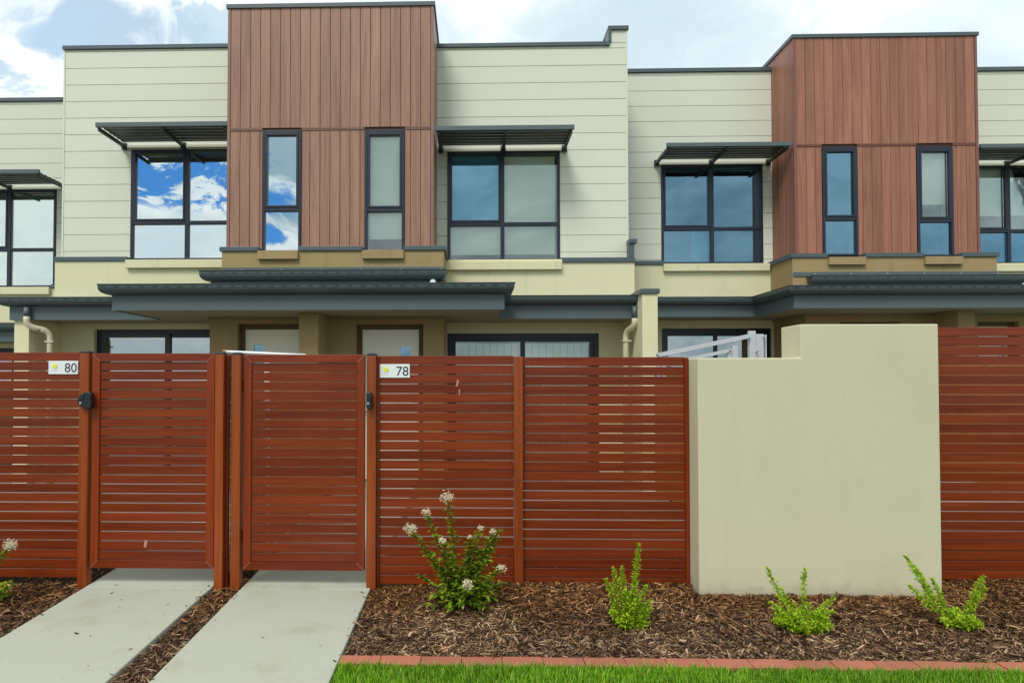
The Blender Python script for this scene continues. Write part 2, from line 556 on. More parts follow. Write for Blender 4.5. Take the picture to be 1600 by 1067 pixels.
def holed_wall(mb, x0, x1, z0, z1, y0, y1, holes):
    """a wall slab with rectangular openings (hx0,hx1,hz0,hz1) and their reveals"""
    xs = sorted({x0, x1, *[min(max(h[i], x0), x1) for h in holes for i in (0, 1)]})
    zs = sorted({z0, z1, *[min(max(h[i], z0), z1) for h in holes for i in (2, 3)]})
    def solid(i, j):
        if not (0 <= i < len(xs) - 1 and 0 <= j < len(zs) - 1):
            return False
        cx, cz = (xs[i] + xs[i + 1]) / 2, (zs[j] + zs[j + 1]) / 2
        return not any(h[0] < cx < h[1] and h[2] < cz < h[3] for h in holes)
    for i in range(len(xs) - 1):
        for j in range(len(zs) - 1):
            if not solid(i, j):
                continue
            a, b, c, e = xs[i], xs[i + 1], zs[j], zs[j + 1]
            mb.quad((a, y0, c), (b, y0, c), (b, y0, e), (a, y0, e))
            mb.quad((b, y1, c), (a, y1, c), (a, y1, e), (b, y1, e))
            if not solid(i - 1, j):
                mb.quad((a, y1, c), (a, y0, c), (a, y0, e), (a, y1, e))
            if not solid(i + 1, j):
                mb.quad((b, y0, c), (b, y1, c), (b, y1, e), (b, y0, e))
            if not solid(i, j - 1):
                mb.quad((a, y0, c), (a, y1, c), (b, y1, c), (b, y0, c))
            if not solid(i, j + 1):
                mb.quad((a, y0, e), (b, y0, e), (b, y1, e), (a, y1, e))
    return mb


_mesh_cache = {}


def plank_mesh(name, sx, sy, sz, m, ch=0.004, face='-y'):
    """a board with a chamfered front face, centred on its origin; meshes are shared between boards of one size"""
    key = (name, round(sx, 3), round(sy, 3), round(sz, 3), m.name, face)
    if key in _mesh_cache:
        return _mesh_cache[key]
    hx, hy, hz = sx / 2, sy / 2, sz / 2
    if face == '-y':
        v = [(-hx, hy, -hz), (hx, hy, -hz), (hx, hy, hz), (-hx, hy, hz),
             (-hx, -hy + ch, -hz), (hx, -hy + ch, -hz), (hx, -hy + ch, hz), (-hx, -hy + ch, hz),
             (-hx + ch, -hy, -hz + ch), (hx - ch, -hy, -hz + ch), (hx - ch, -hy, hz - ch), (-hx + ch, -hy, hz - ch)]
    else:            # face -x
        v = [(hx, hy, -hz), (hx, -hy, -hz), (hx, -hy, hz), (hx, hy, hz),
             (-hx + ch, hy, -hz), (-hx + ch, -hy, -hz), (-hx + ch, -hy, hz), (-hx + ch, hy, hz),
             (-hx, hy - ch, -hz + ch), (-hx, -hy + ch, -hz + ch), (-hx, -hy + ch, hz - ch), (-hx, hy - ch, hz - ch)]
    f = [(0, 1, 2, 3)[::-1][::-1]]
    f = [(1, 0, 3, 2), (8, 9, 10, 11)]
    for i in range(4):
        j = (i + 1) % 4
        f.append((i, j, 4 + j, 4 + i))
        f.append((4 + i, 4 + j, 8 + j, 8 + i))
    me = bpy.data.meshes.new(name)
    me.from_pydata(v, [], f)
    me.materials.append(m)
    _mesh_cache[key] = me
    return me


def plank(name, parent, x0, x1, y0, y1, z0, z1, m, ch=0.004, face='-y'):
    me = plank_mesh(name, x1 - x0, y1 - y0, z1 - z0, m, ch, face)
    o = bpy.data.objects.new(name, me)
    return place(o, parent, ((x0 + x1) / 2, (y0 + y1) / 2, (z0 + z1) / 2))


def cut(lo, hi, spans):
    """pieces of [lo, hi] left after removing spans"""
    out, c = [], lo
    for a, b in sorted(spans):
        if b <= c or a >= hi:
            continue
        if a > c:
            out.append((c, a))
        c = max(c, b)
    if c < hi:
        out.append((c, hi))
    return [(a, b) for a, b in out if b - a > 0.015]


# ------------------------------------------------------------------ ground
def _st(v, lo, hi):
    t_ = np.clip((v - lo) / (hi - lo), 0, 1)
    return t_ * t_ * (3 - 2 * t_)


def gz(x, y):
    """height of the garden bed: it climbs towards the fence and a little more at the right end"""
    return -0.045 * (5 - y) - 0.03 + 0.050 * _st(x, -0.75, 0.0) * _st(y, 4.05, 4.75) + 0.055 * _st(x, 3.2, 4.0) * _st(y, 4.1, 4.95)


def pz(y):
    return -0.045 * (5 - y)


g = MB()
g.quad((-400, -400, -0.32), (400, -400, -0.32), (400, 400, -0.32), (-400, 400, -0.32))
tag(g.build('ground', M['terrain']), kind='structure')

P80, P78 = (-3.01, -2.025), (-1.79, -0.795)
LAWN_X0, LAWN_Y1 = -0.79, 3.72
bed = MB()
nx, ny = 150, 36
bx0, bx1, by0, by1 = -7.5, 8.0, 1.6, 5.9
idx = {}
for j in range(ny + 1):
    for i in range(nx + 1):
        x, y = bx0 + (bx1 - bx0) * i / nx, by0 + (by1 - by0) * j / ny
        z = float(gz(x, y)) + 0.010 * math.sin(x * 7 + y * 3) * math.sin(y * 9 - x * 2) + random.uniform(-0.006, 0.006) - 0.012
        if y < 3.80 and x > LAWN_X0 - 0.05:
            z -= 0.05
        idx[i, j] = len(bed.v)
        bed.v.append((x, y, z))
for j in range(ny):
    for i in range(nx):
        bed.f.append((idx[i, j], idx[i + 1, j], idx[i + 1, j + 1], idx[i, j + 1]))
tag(bed.build('mulch_bed', M['soil'], smooth=True), kind='structure')

for nm, zc, xa, xb in (('yard', 0.02, -14.0, 2.62), ('yard', 0.20, 2.63, 14.0)):
    y_ = MB().box(xa, xb, 5.95, 10.9, zc - 0.25, zc)
    tag(y_.build(nm, M['yard']), kind='structure')

for (xa, xb), lab in ((P80, 'left'), (P78, 'right')):
    p = bpy.data.objects.new('path', None)
    place(p, None, ((xa + xb) / 2, 3.2, pz(3.2)))
    tag(p, kind='structure')
    for ya, yb in ((1.2, 4.893), (4.901, 9.0)):
        s = MB()
        pts = [(ya, pz(ya)), (yb, pz(yb)), (yb, pz(yb) - 0.10), (ya, pz(ya) - 0.10)]
        s.prism(pts, 0, xa, xb)
        s.build('slab', M['concrete'], p, bevel=0.008)

# lawn and its brick edging
lw = MB()
lw.prism([(0.0, pz(3.72) - 0.16), (LAWN_Y1, pz(3.72) - 0.005), (LAWN_Y1, -0.3), (0.0, -0.31)], 0, LAWN_X0, 9.0)
tag(lw.build('lawn', M['turf']), kind='structure')
edge = thing('brick_edging', 'straight row of red clay bricks edging the mulch bed along the lawn', 'edging', (2.0, 3.775, pz(3.775)))
MB().box(LAWN_X0, 8.0, 3.722, 3.832, -0.16, pz(3.775) - 0.012).build('mortar_bed', M['mortar'], edge)
x = LAWN_X0 + 0.004
while x < 7.9:
    L = 0.2335
    b = plank('brick', edge, x, x + L, 3.720 + random.uniform(-0.003, 0.003), 3.835, -0.15, pz(3.775) + 0.010, M['brick'], 0.003)
    b.location.z += random.uniform(-0.004, 0.003)
    b.rotation_euler.z = random.uniform(-0.008, 0.008)
    x += L + 0.005

# ------------------------------------------------------------------ windows, awnings, doors
FR = 0.042


def window(parent, x0, x1, z0, z1, y, mull, trans, gl, sash=(), blinds=(), name='window'):
    """frame with its panes, opening sashes and roller blinds; y is the face of the surrounding wall.
    mull/trans: centre lines of the bars (None = none); sash: cells with their own frame; blinds: (x0,x1,z0,z1)"""
    f = MB()
    ya, yb = y - 0.018, y + 0.062
    f.box(x0, x0 + FR, ya, yb, z0, z1)
    f.box(x1 - FR, x1, ya, yb, z0, z1)
    f.box(x0 + FR, x1 - FR, ya, yb, z0, z0 + FR * 0.8)
    f.box(x0 + FR, x1 - FR, ya, yb, z1 - FR, z1)
    xs = [(x0 + FR, x1 - FR)]
    if mull is not None:
        xs = [(x0 + FR, mull - 0.032), (mull + 0.032, x1 - FR)]
        f.box(mull - 0.032, mull + 0.032, ya + 0.003, yb - 0.002, z0 + FR * 0.8, z1 - FR)
    zs = [(z0 + FR * 0.8, z1 - FR)]
    if trans is not None:
        zs = [(z0 + FR * 0.8, trans - 0.030), (trans + 0.030, z1 - FR)]
        for a, b in xs:
            f.box(a, b, ya + 0.004, yb - 0.003, trans - 0.030, trans + 0.030)
    o = f.build(name, M['frame'], parent, origin=((x0 + x1) / 2, y, z0), bevel=0.004)
    for i, (a, b) in enumerate(xs):
        for j, (c, e) in enumerate(zs):
            s = 0.0
            if (i, j) in sash:
                s = 0.034
                sm = MB()
                sy0, sy1 = ya - 0.004, yb - 0.022
                sm.box(a + 0.001, a + s, sy0, sy1, c + 0.001, e - 0.001).box(b - s, b - 0.001, sy0, sy1, c + 0.001, e - 0.001)
                sm.box(a + s, b - s, sy0, sy1, c + 0.001, c + s).box(a + s, b - s, sy0, sy1, e - s, e - 0.001)
                sm.build('sash', M['frame'], o, bevel=0.003)
            pn = MB().box(a + s, b - s, y + 0.020, y + 0.026, c + s, e - s)
            po = pn.build('pane', gl[(i, j)] if isinstance(gl, dict) else gl, o)
            po.rotation_euler = (random.uniform(-0.002, 0.002), 0, random.uniform(-0.003, 0.003))
    rv_ = MB()
    ra, rb = y + 0.0625, y + 0.26
    rv_.box(x0 + 0.004, x0 + 0.02, ra, rb, z0, z1).box(x1 - 0.02, x1 - 0.004, ra, rb, z0, z1).box(x0 + 0.02, x1 - 0.02, ra, rb, z0, z0 + 0.018).box(x0 + 0.02, x1 - 0.02, ra, rb, z1 - 0.018, z1)
    rv_.build('window_reveal', M['white'], o)
    for (a, b, c, e) in blinds:
        bm_ = MB().box(a, b, y + 0.100, y + 0.104, c, e)
        bm_.box(a, b, y + 0.094, y + 0.110, c - 0.02, c)
        bm_.build('blind', M['blind'], o)
    return o


def awning(parent, x0, x1, z, yf, yw, brackets):
    """flat sunshade: front beam, louvre blades, brackets and a pale strip painting in the lit band of wall behind it"""
    b = MB().box(x0, x1, yf, yf + 0.045, z, z + 0.070)
    o = b.build('awning', M['fascia'], parent, origin=((x0 + x1) / 2, yf, z), bevel=0.003)
    n = 11
    for i in range(n):
        yc = yf + 0.080 + (yw - yf - 0.20) * i / (n - 1)
        bl = MB().bar((x0 + 0.04, yc, z + 0.030), (x1 - 0.04, yc, z + 0.030), 0.062, 0.008)
        lo = bl.build('louvre', M['blade'], o, origin=((x0 + x1) / 2, yc, z + 0.03))
        lo.location.z += 0.010 * (i % 2)
    for i, xb in enumerate(brackets):
        k = MB().box(xb - 0.022, xb + 0.022, yf + 0.05, yw - 0.05, z - 0.045, z + 0.006)
        k.box(xb - 0.04, xb + 0.04, yw - 0.049, yw - 0.002, z - 0.075, z + 0.035)
        k.build('bracket', M['blade'], o, bevel=0.003)
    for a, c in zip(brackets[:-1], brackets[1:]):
        MB().box(a + 0.045, c - 0.045, yw - 0.030, yw - 0.002, z - 0.050, z + 0.004).build('lit_wall_strip', M['strip'], o, bevel=0.006)  # added pale bar, stands for wall lit through the gap behind the louvres
    return o


def board_wall(parent, x0, x1, zt, zb, y, holes, pitch=0.281, first=None):
    """horizontal cladding boards, one object each, cut round the openings"""
    z = first if first is not None else zt
    rows = [(zt, z)] if zt - z > 0.02 else []
    while z > zb + 0.02:
        rows.append((z, max(zb, z - pitch)))
        z -= pitch
    for a, b in rows:
        zs = sorted({a, b})
        hs = [h for h in holes if h[2] < a - 0.01 and h[3] > b + 0.01]
        part = [h for h in hs if h[2] > b + 0.015 or h[3] < a - 0.015]
        full = [h for h in hs if h not in part]
        segs = cut(x0, x1, [(h[0], h[1]) for h in full])
        for c, e in segs:
            cuts = [h for h in part if h[0] < e and h[1] > c]
            if not cuts:
                plank('cladding_board', parent, c + 0.001, e - 0.001, y, y + 0.016, b + 0.0055, a, M['board'], 0.004)
            else:
                for p, q2 in cut(c, e, [(h[0], h[1]) for h in cuts]):
                    plank('cladding_board', parent, p + 0.001, q2 - 0.001, y, y + 0.016, b + 0.0055, a, M['board'], 0.004)
                for h in cuts:
                    xa, xb = max(c, h[0]), min(e, h[1])
                    if h[3] < a - 0.015:
                        plank('cladding_board', parent, xa + 0.001, xb - 0.001, y, y + 0.016, h[3] + 0.001, a, M['board'], 0.004)
                    if h[2] > b + 0.015:
                        plank('cladding_board', parent, xa + 0.001, xb - 0.001, y, y + 0.016, b + 0.0055, h[2] - 0.001, M['board'], 0.004)


def tower(parent, x0, x1, yf, yw, zb, zt, zj, wins, pitch=0.156):
    """projecting bay clad in upright timber boards, open to the back; boards are single objects"""
    holes = [(a, b, zb - 1, c) for a, b, c in wins]
    core = MB()
    holed_wall(core, x0 + 0.018, x1 - 0.018, zb - 0.05, zt - 0.06, yf + 0.017, yf + 0.15, [(a, b, zb, c) for a, b, c in wins])
    core.box(x0 + 0.018, x0 + 0.15, yf + 0.151, yw + 0.9, zb - 0.05, zt - 0.06)
    core.box(x1 - 0.15, x1 - 0.018, yf + 0.151, yw + 0.9, zb - 0.05, zt - 0.06)
    core.build('tower_wall', MT['tdark'], parent)
    MB().box(x0 + 0.16, x1 - 0.16, yf + 0.16, yw + 0.9, zt - 0.16, zt - 0.08).build('tower_roof', M['roof'], parent)
    # corner trims
    for xa in (x0, x1 - 0.045):
        c = MB().box(xa, xa + 0.045, yf - 0.006, yf + 0.045, zb, zt - 0.055)
        c.build('corner_trim', MT['ttrim'], parent, bevel=0.003)
    xa = x0 + 0.047
    xb = x1 - 0.047
    n = round((xb - xa) / pitch)
    pw = (xb - xa) / n
    for i in range(n):
        a, b = xa + i * pw, xa + (i + 1) * pw
        plank('timber_board', parent, a + 0.0025, b - 0.0025, yf, yf + 0.016, zj + 0.022, zt - 0.05, MT['timber'], 0.005)
        for c, e in cut(a, b, [(h[0], h[1]) for h in holes]):
            plank('timber_board', parent, c + 0.0025, e - 0.0025, yf, yf + 0.016, zb, zj - 0.022, MT['timber'], 0.005)
    for c, e in cut(xa, xb, [(h[0] - 0.004, h[1] + 0.004) for h in holes]):
        MB().box(c, e, yf - 0.010, yf + 0.012, zj - 0.018, zj - 0.003).box(c, e, yf - 0.010, yf + 0.012, zj + 0.004, zj + 0.019).build('joint_trim', MT['ttrim'], parent)
    # side boards
    ya = yf + 0.048
    n = max(1, round((yw + 0.35 - ya) / pitch))
    for i in range(n):
        a, b = ya + i * pitch, ya + (i + 1) * pitch
        plank('timber_board', parent, x0, x0 + 0.016, a + 0.0025, b - 0.0025, zb, zt - 0.05, MT['timber'], 0.004, '-x')
        o = plank('timber_board', parent, x1 - 0.016, x1, a + 0.0025, b - 0.0025, zb, zt - 0.05, MT['timber'], 0.004, '-x')
        o.rotation_euler.z = math.pi
    # metal capping: front and both sides
    MB().sweep([(-0.14, zt - 0.06), (0.022, zt - 0.06), (0.022, zt), (-0.14, zt + 0.012)], [(x0, yw + 0.75), (x0, yf), (x1, yf), (x1, yw + 0.75)]).build('parapet_cap', M['trim'], parent)


GUT = [(0.0, 0.0), (0.055, 0.0), (0.092, 0.016), (0.118, 0.048), (0.124, 0.078), (0.124, 0.112), (0.134, 0.118), (0.134, 0.126), (0.116, 0.126), (0.116, 0.082), (0.100, 0.045), (0.05, 0.012), (0.006, 0.012), (0.006, 0.105), (0.0, 0.105)]


def roofline(parent, path, zs, zf, hg, slots=()):
    """gutter and fascia carried round a plan path; zs soffit level, zf top of fascia"""
    k = hg / 0.126
    gt = MB().sweep([(o * (1 + 0.1 * (k - 1)), zf - 0.012 + u * k) for o, u in GUT], path)
    go = gt.build('gutter', M['gutter'], parent)
    MB().sweep([(-0.02, zs), (0.0, zs), (0.0, zf), (-0.02, zf)], path).build('fascia', M['fascia'], parent)
    if slots:
        s = MB()
        for (a, b, y) in slots:
            x = a
            while x < b:
                s.box(x, x + 0.055, y - 0.131, y - 0.1245, zf - 0.012 + 0.088 * k, zf - 0.012 + 0.094 * k)
                x += 0.17
        tag(s.build('overflow_slots', M['black'], go), kind='stuff')
    return go


def slider(parent, x0, x1, z0, z1, y, gl='glass_door'):
    """two-leaf glazed sliding door"""
    f = MB()
    f.box(x0, x0 + 0.06, y - 0.01, y + 0.08, z0, z1).box(x1 - 0.06, x1, y - 0.01, y + 0.08, z0, z1)
    f.box(x0 + 0.06, x1 - 0.06, y - 0.01, y + 0.08, z1 - 0.07, z1).box(x0 + 0.06, x1 - 0.06, y - 0.01, y + 0.08, z0, z0 + 0.05)
    o = f.build('sliding_door', M['frame'], parent, origin=((x0 + x1) / 2, y, z0))
    xm = (x0 + x1) / 2
    for a, b, dy in ((x0 + 0.06, xm + 0.04, 0.0), (xm - 0.04, x1 - 0.06, 0.038)):
        s = MB()
        ya, yb = y + 0.004 + dy, y + 0.034 + dy
        s.box(a, a + 0.075, ya, yb, z0 + 0.05, z1 - 0.07).box(b - 0.075, b, ya, yb, z0 + 0.05, z1 - 0.07)
        s.box(a + 0.075, b - 0.075, ya, yb, z1 - 0.135, z1 - 0.07).box(a + 0.075, b - 0.075, ya, yb, z0 + 0.05, z0 + 0.13)
        s.build('door_leaf', M['frame'], o)
        MB().box(a + 0.075, b - 0.075, ya + 0.011, ya + 0.017, z0 + 0.13, z1 - 0.135).build('pane', M[gl], o)
    return o


def slat_blind(parent, x0, x1, y, z0, z1):
    """vertical blind hanging behind a glazed door"""
    n = int((x1 - x0) / 0.115)
    for i in range(n):
        a = x0 + i * 0.115
        o = plank('blind_vane', parent, a, a + 0.108, y, y + 0.004, z0, z1, M['blind'], 0.001)


def front_door(parent, x0, x1, z0, z1, y, px0, px1, pz0, pz1):
    f = MB()
    f.box(x0 - 0.07, x0, y - 0.03, y + 0.10, z0, z1 + 0.07).box(x1, x1 + 0.07, y - 0.03, y + 0.10, z0, z1 + 0.07).box(x0, x1, y - 0.03, y + 0.10, z1, z1 + 0.07)
    f.build('door_frame', M['doorframe'], parent)
    lf = MB()
    holed_wall(lf, x0 + 0.004, x1 - 0.004, z0 + 0.005, z1 - 0.004, y, y + 0.04, [(px0, px1, pz0, pz1)])
    o = lf.build('front_door', M['door'], parent, origin=((x0 + x1) / 2, y, z0))
    MB().box(px0, px1, y + 0.015, y + 0.022, pz0, pz1).build('pane', M['glass_dark'], o)
    hx = x0 + 0.07 if px0 > (x0 + x1) / 2 else x1 - 0.07
    MB().tube([(hx, y, z0 + 1.0), (hx, y - 0.05, z0 + 1.0)], 0.012, 8).bar((hx - 0.06, y - 0.05, z0 + 1.0), (hx + 0.06, y - 0.05, z0 + 1.0), 0.018, 0.018).build('handle', M['chrome'], o)


def downpipe(parent, pts_top, pts_low):
    o = MB().tube(pts_low, 0.045, 14).build('downpipe', M['pipe'], parent, smooth=True)
    MB().tube(pts_top, 0.043, 14).build('pipe_outlet', M['trim'], o, smooth=True)
    p = Vector(pts_low[-1])
    for z in (2.18, 0.9):
        MB().box(p.x - 0.055, p.x + 0.075, p.y - 0.054, p.y + 0.05, z, z + 0.022).build('pipe_clip', M['pipe'], o)


def bend(p0, p1, p2, n=6):
    p0, p1, p2 = Vector(p0), Vector(p1), Vector(p2)
    return [p0.lerp(p1, t).lerp(p1.lerp(p2, t), t) for t in [i / n for i in range(n + 1)]]


MT = {}


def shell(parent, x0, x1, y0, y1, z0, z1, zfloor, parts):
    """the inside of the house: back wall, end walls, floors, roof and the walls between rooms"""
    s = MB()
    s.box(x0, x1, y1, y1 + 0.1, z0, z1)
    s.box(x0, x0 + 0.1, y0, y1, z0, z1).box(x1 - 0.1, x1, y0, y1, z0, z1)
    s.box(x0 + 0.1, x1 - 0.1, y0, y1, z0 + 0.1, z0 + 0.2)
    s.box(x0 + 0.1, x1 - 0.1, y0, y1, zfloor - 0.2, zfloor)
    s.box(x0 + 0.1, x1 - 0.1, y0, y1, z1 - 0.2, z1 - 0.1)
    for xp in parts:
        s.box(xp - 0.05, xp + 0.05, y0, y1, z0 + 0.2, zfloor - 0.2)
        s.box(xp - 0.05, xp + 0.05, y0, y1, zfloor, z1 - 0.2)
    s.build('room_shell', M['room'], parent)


# ------------------------------------------------------------------ centre building (numbers 80 and 78)
MT.update(timber=M['timber'], tdark=mat('timber_backing', (0.05, 0.025, 0.02), 0.7, 0.3, var=0.1), ttrim=mat('timber_trim', (0.24, 0.125, 0.095), 0.4, 0.5, var=0.08, vscale=8))
C = thing('townhouse', 'pair of cream townhouses behind the two gates, timber tower over twin front doors', 'townhouse', (-2.2, 10.5, 0.05))
W80 = (-5.73, -3.90, 3.60, 5.455)
W78 = (-0.43, 1.415, 3.555, 5.385)
tw = (-3.80, -0.61)
up = MB()
holed_wall(up, -6.89, 2.52, 3.58, 7.13, 10.517, 10.66, [W80, W78, (tw[0] + 0.16, tw[1] - 0.16, 3.0, 6.9)])
up.box(2.26, 2.52, 10.517, 13.5, 7.131, 7.36)
up.build('upper_wall', M['groove'], C)
board_wall(C, -6.89, tw[0], 7.155, 3.635, 10.5, [W80], first=7.12)
board_wall(C, tw[1], 2.53, 7.155, 3.60, 10.5, [W78], first=7.065)
plank('cladding_board', C, 2.27, 2.53, 10.5, 10.516, 7.160, 7.37, M['board'], 0.004)
MB().box(-6.90, -6.872, 10.492, 10.53, 3.63, 7.16).build('corner_trim', M['board'], C)
MB().box(2.505, 2.533, 10.492, 10.53, 3.60, 7.37).build('corner_trim', M['board'], C)
MB().box(-6.915, tw[0] - 0.001, 10.47, 10.72, 7.158, 7.222).build('parapet_cap', M['trim'], C, bevel=0.004)
cap = MB()
cap.box(tw[1] + 0.001, 2.24, 10.47, 10.72, 7.105, 7.168)
cap.box(2.218, 2.262, 10.468, 10.74, 7.1685, 7.362)
cap.box(2.215, 2.55, 10.466, 13.5, 7.3625, 7.425)
cap.build('parapet_cap', M['trim'], C, bevel=0.003)
MB().box(-6.85, 2.2, 10.73, 18, 6.93, 7.02).build('roof', M['roof'], C)

tower(C, tw[0], tw[1], 9.70, 10.5, 3.55, 7.405, 5.455, [(-3.245, -2.645, 5.435), (-1.665, -1.055, 5.425)])
low = MB()
holed_wall(low, -6.91, 2.59, -0.2, 3.56, 10.35, 10.50, [(-6.24, -3.9, 0.05, 2.44), (-0.43, 2.02, 0.05, 2.36), W80, W78, (-3.7, -0.6, 0.0, 3.2)])
low.build('lower_wall', M['render'], C)
for a, b, zc in ((-6.91, -5.70, 3.562), (1.43, 2.60, 3.500)):
    MB().box(a, b, 10.325, 10.499, zc, zc + 0.068).build('wall_flashing', M['trim'], C, bevel=0.004)
MB().box(2.50, 2.585, 10.33, 10.49, 3.569, 3.80).box(2.495, 2.625, 10.30, 10.49, 3.801, 3.87).build('party_wall_cap', M['trim'], C, bevel=0.005)
for a, b, c, e in ((-5.70, -3.83, 3.435, 3.57), (-0.47, 1.42, 3.38, 3.515)):
    MB().box(a, b, 10.285, 10.47, c, e).build('window_sill', M['render'], C, bevel=0.006)
gm, gc, gd = M['glass_mirror'], M['glass_clear'], M['glass_dark']
window(C, *W80, 10.5, -4.78, 4.225, gm, sash=((0, 1),), blinds=[(-5.66, -4.82, 3.70, 5.38), (-4.72, -3.95, 3.70, 5.38)])
window(C, *W78, 10.5, 0.475, 4.165, {(0, 1): gd, (0, 0): gc, (1, 0): gc, (1, 1): gc}, sash=((0, 1),), blinds=[(-0.37, 0.44, 3.70, 5.31), (0.51, 1.35, 3.70, 5.31)])
window(C, -3.245, -2.645, 3.555, 5.435, 9.70, None, 4.215, gm, sash=((0, 1),), blinds=[(-3.19, -2.70, 3.66, 5.36)])
window(C, -1.665, -1.055, 3.555, 5.425, 9.70, None, 4.195, gc, sash=((0, 1),), blinds=[(-1.61, -1.11, 3.79, 5.35)])
awning(C, -5.87, tw[0] - 0.004, 5.525, 9.70, 10.5, [-5.84, -4.84, -3.86])
awning(C, tw[1] + 0.02, 1.535, 5.415, 9.70, 10.5, [-0.54, 0.485, 1.49])

# brown render base under the tower, with its capping, sills and small upper gutter
bb = MB().box(-3.81, -0.445, 9.55, 10.349, 2.75, 3.545)
bb.build('bay_wall', M['brown'], C, bevel=0.005)
for a, b in ((-3.84, -3.255), (-2.635, -1.675), (-1.045, -0.415)):
    MB().box(a, b, 9.525, 9.698, 3.5455, 3.612).build('ledge_cap', M['trim'], C, bevel=0.004)
MB().box(-3.84, -3.80, 9.699, 10.45, 3.5455, 3.612).build('ledge_cap', M['trim'], C)
MB().box(-0.455, -0.415, 9.699, 10.45, 3.5455, 3.612).build('ledge_cap', M['trim'], C)
for a, b in ((-3.25, -2.64), (-1.67, -1.05)):
    MB().box(a, b, 9.495, 9.69, 3.415, 3.5445).build('window_sill', M['brown'], C, bevel=0.005)
    MB().box(a + 0.006, b - 0.006, 9.63, 9.70, 3.546, 3.558).build('sill_flashing', M['trim'], C)
fl = MB().box(-3.80, -0.455, 9.532, 9.5495, 3.225, 3.295)
fo = fl.build('flashing', M['fascia'], C)
rv = MB()
for i in range(6):
    rv.box(-3.5 + i * 0.6, -3.485 + i * 0.6, 9.527, 9.5315, 3.255, 3.27)
rv.build('rivet', M['steel'], fo)
roofline(C, [(-3.94, 10.3), (-3.94, 9.47), (-0.53, 9.47), (-0.53, 9.8)], 2.93, 3.09, 0.150, slots=[(-3.9, -0.6, 9.47)])
MB().tube([(-0.60, 9.46, 3.045), (-0.60, 9.37, 3.040)], 0.042, 14).build('overflow_pipe', M['white'], C, smooth=False)

# canopy over the doors and the eaves to both sides, one run of gutter
ZS, ZF = 2.515, 2.735
ep = [(-7.07, 10.3), (-7.07, 9.55), (-4.77, 9.55), (-4.77, 8.30), (0.40, 8.30), (0.40, 9.55), (2.405, 9.55), (2.405, 9.75)]
roofline(C, ep, ZS, ZF, 0.126, slots=[(-7.0, -4.9, 9.55), (-4.85, 0.45, 8.30)])
sf = MB()
sf.prism([(-7.05, 10.349), (-7.05, 9.57), (-4.75, 9.57), (-4.75, 8.32), (0.38, 8.32), (0.38, 9.57), (2.385, 9.57), (2.385, 10.349)], 2, ZS + 0.012, ZS + 0.03)
sf.build('soffit', M['soffit'], C)
rf = MB()
rf.prism([(8.24, ZF + 0.06), (8.24, ZF + 0.075), (9.50, 2.995), (9.50, 2.98)], 0, -4.75, 0.38)
rf.prism([(9.50, ZF + 0.05), (9.50, ZF + 0.065), (10.349, 2.91), (10.349, 2.895)], 0, -7.05, -4.77)
rf.prism([(9.50, ZF + 0.05), (9.50, ZF + 0.065), (10.349, 2.91), (10.349, 2.895)], 0, 0.40, 2.385)
rf.build('canopy_roof', M['roof'], C)
dw = MB()
holed_wall(dw, -3.88, -0.44, -0.1, ZS + 0.011, 9.30, 9.55, [(-3.47, -2.49, 0.12, 2.43), (-1.72, -0.735, 0.12, 2.42)])
dw.box(-3.88, -3.70, 9.551, 10.349, -0.1, ZS + 0.011).box(-0.62, -0.44, 9.551, 10.349, -0.1, ZS + 0.011)
dw.box(-3.69, -0.63, 9.75, 9.85, -0.1, ZS + 0.011)
dw.build('porch_wall', M['brown'], C)
MB().box(-2.41, -2.14, 8.75, 9.299, -0.1, ZS + 0.011).build('porch_pier', M['brown'], C, bevel=0.006)
front_door(C, -3.40, -2.56, 0.14, 2.355, 9.43, -3.27, -3.13, 1.55, 2.125)
front_door(C, -1.65, -0.805, 0.14, 2.35, 9.43, -1.08, -0.94, 1.55, 2.095)
MB().sweep([(0.0, ZS - 0.026), (0.022, ZS - 0.026), (0.022, ZS + 0.0115), (0.0, ZS + 0.0115)], [(-3.88, 10.34), (-3.88, 9.30), (-0.44, 9.30), (-0.44, 10.34)]).build('soffit_bead', M['soffit'], C)
slider(C, -6.24, -3.90, 0.05, 2.44, 10.44)
sl = slider(C, -0.43, 2.02, 0.05, 2.36, 10.44, 'glass_clear')
slat_blind(sl, -0.30, 1.92, 10.56, 0.15, 2.2)
# party wall fins
MB().box(2.41, 2.63, 9.20, 10.349, -0.1, 2.835).build('party_wall', M['render'], C, bevel=0.006)
MB().box(2.385, 2.655, 9.175, 10.345, 2.836, 2.905).build('party_wall_cap', M['trim'], C, bevel=0.004)
MB().box(-7.03, -6.80, 9.60, 10.349, -0.1, ZS + 0.011).build('party_wall', M['render'], C, bevel=0.006)
downpipe(C, [(-6.76, 9.49, 2.70), (-6.76, 9.49, 2.55)], [(-6.76, 9.49, 2.56)] + bend((-6.76, 9.49, 2.50), (-6.76, 9.49, 2.40), (-6.62, 9.60, 2.38)) + bend((-6.62, 9.60, 2.38), (-6.52, 9.68, 2.36), (-6.52, 9.68, 2.24)) + [(-6.52, 9.68, 0.0)])
downpipe(C, [(2.375, 9.49, 2.69), (2.375, 9.49, 2.50)], [(2.375, 9.49, 2.51)] + bend((2.375, 9.49, 2.46), (2.375, 9.49, 2.39), (2.33, 9.60, 2.36)) + bend((2.33, 9.60, 2.36), (2.29, 9.70, 2.34), (2.29, 9.70, 2.22)) + [(2.29, 9.70, 0.0)])
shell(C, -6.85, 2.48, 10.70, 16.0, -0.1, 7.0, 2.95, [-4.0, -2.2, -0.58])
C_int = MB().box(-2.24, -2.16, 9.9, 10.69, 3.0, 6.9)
C_int.build('partition', M['room'], C)

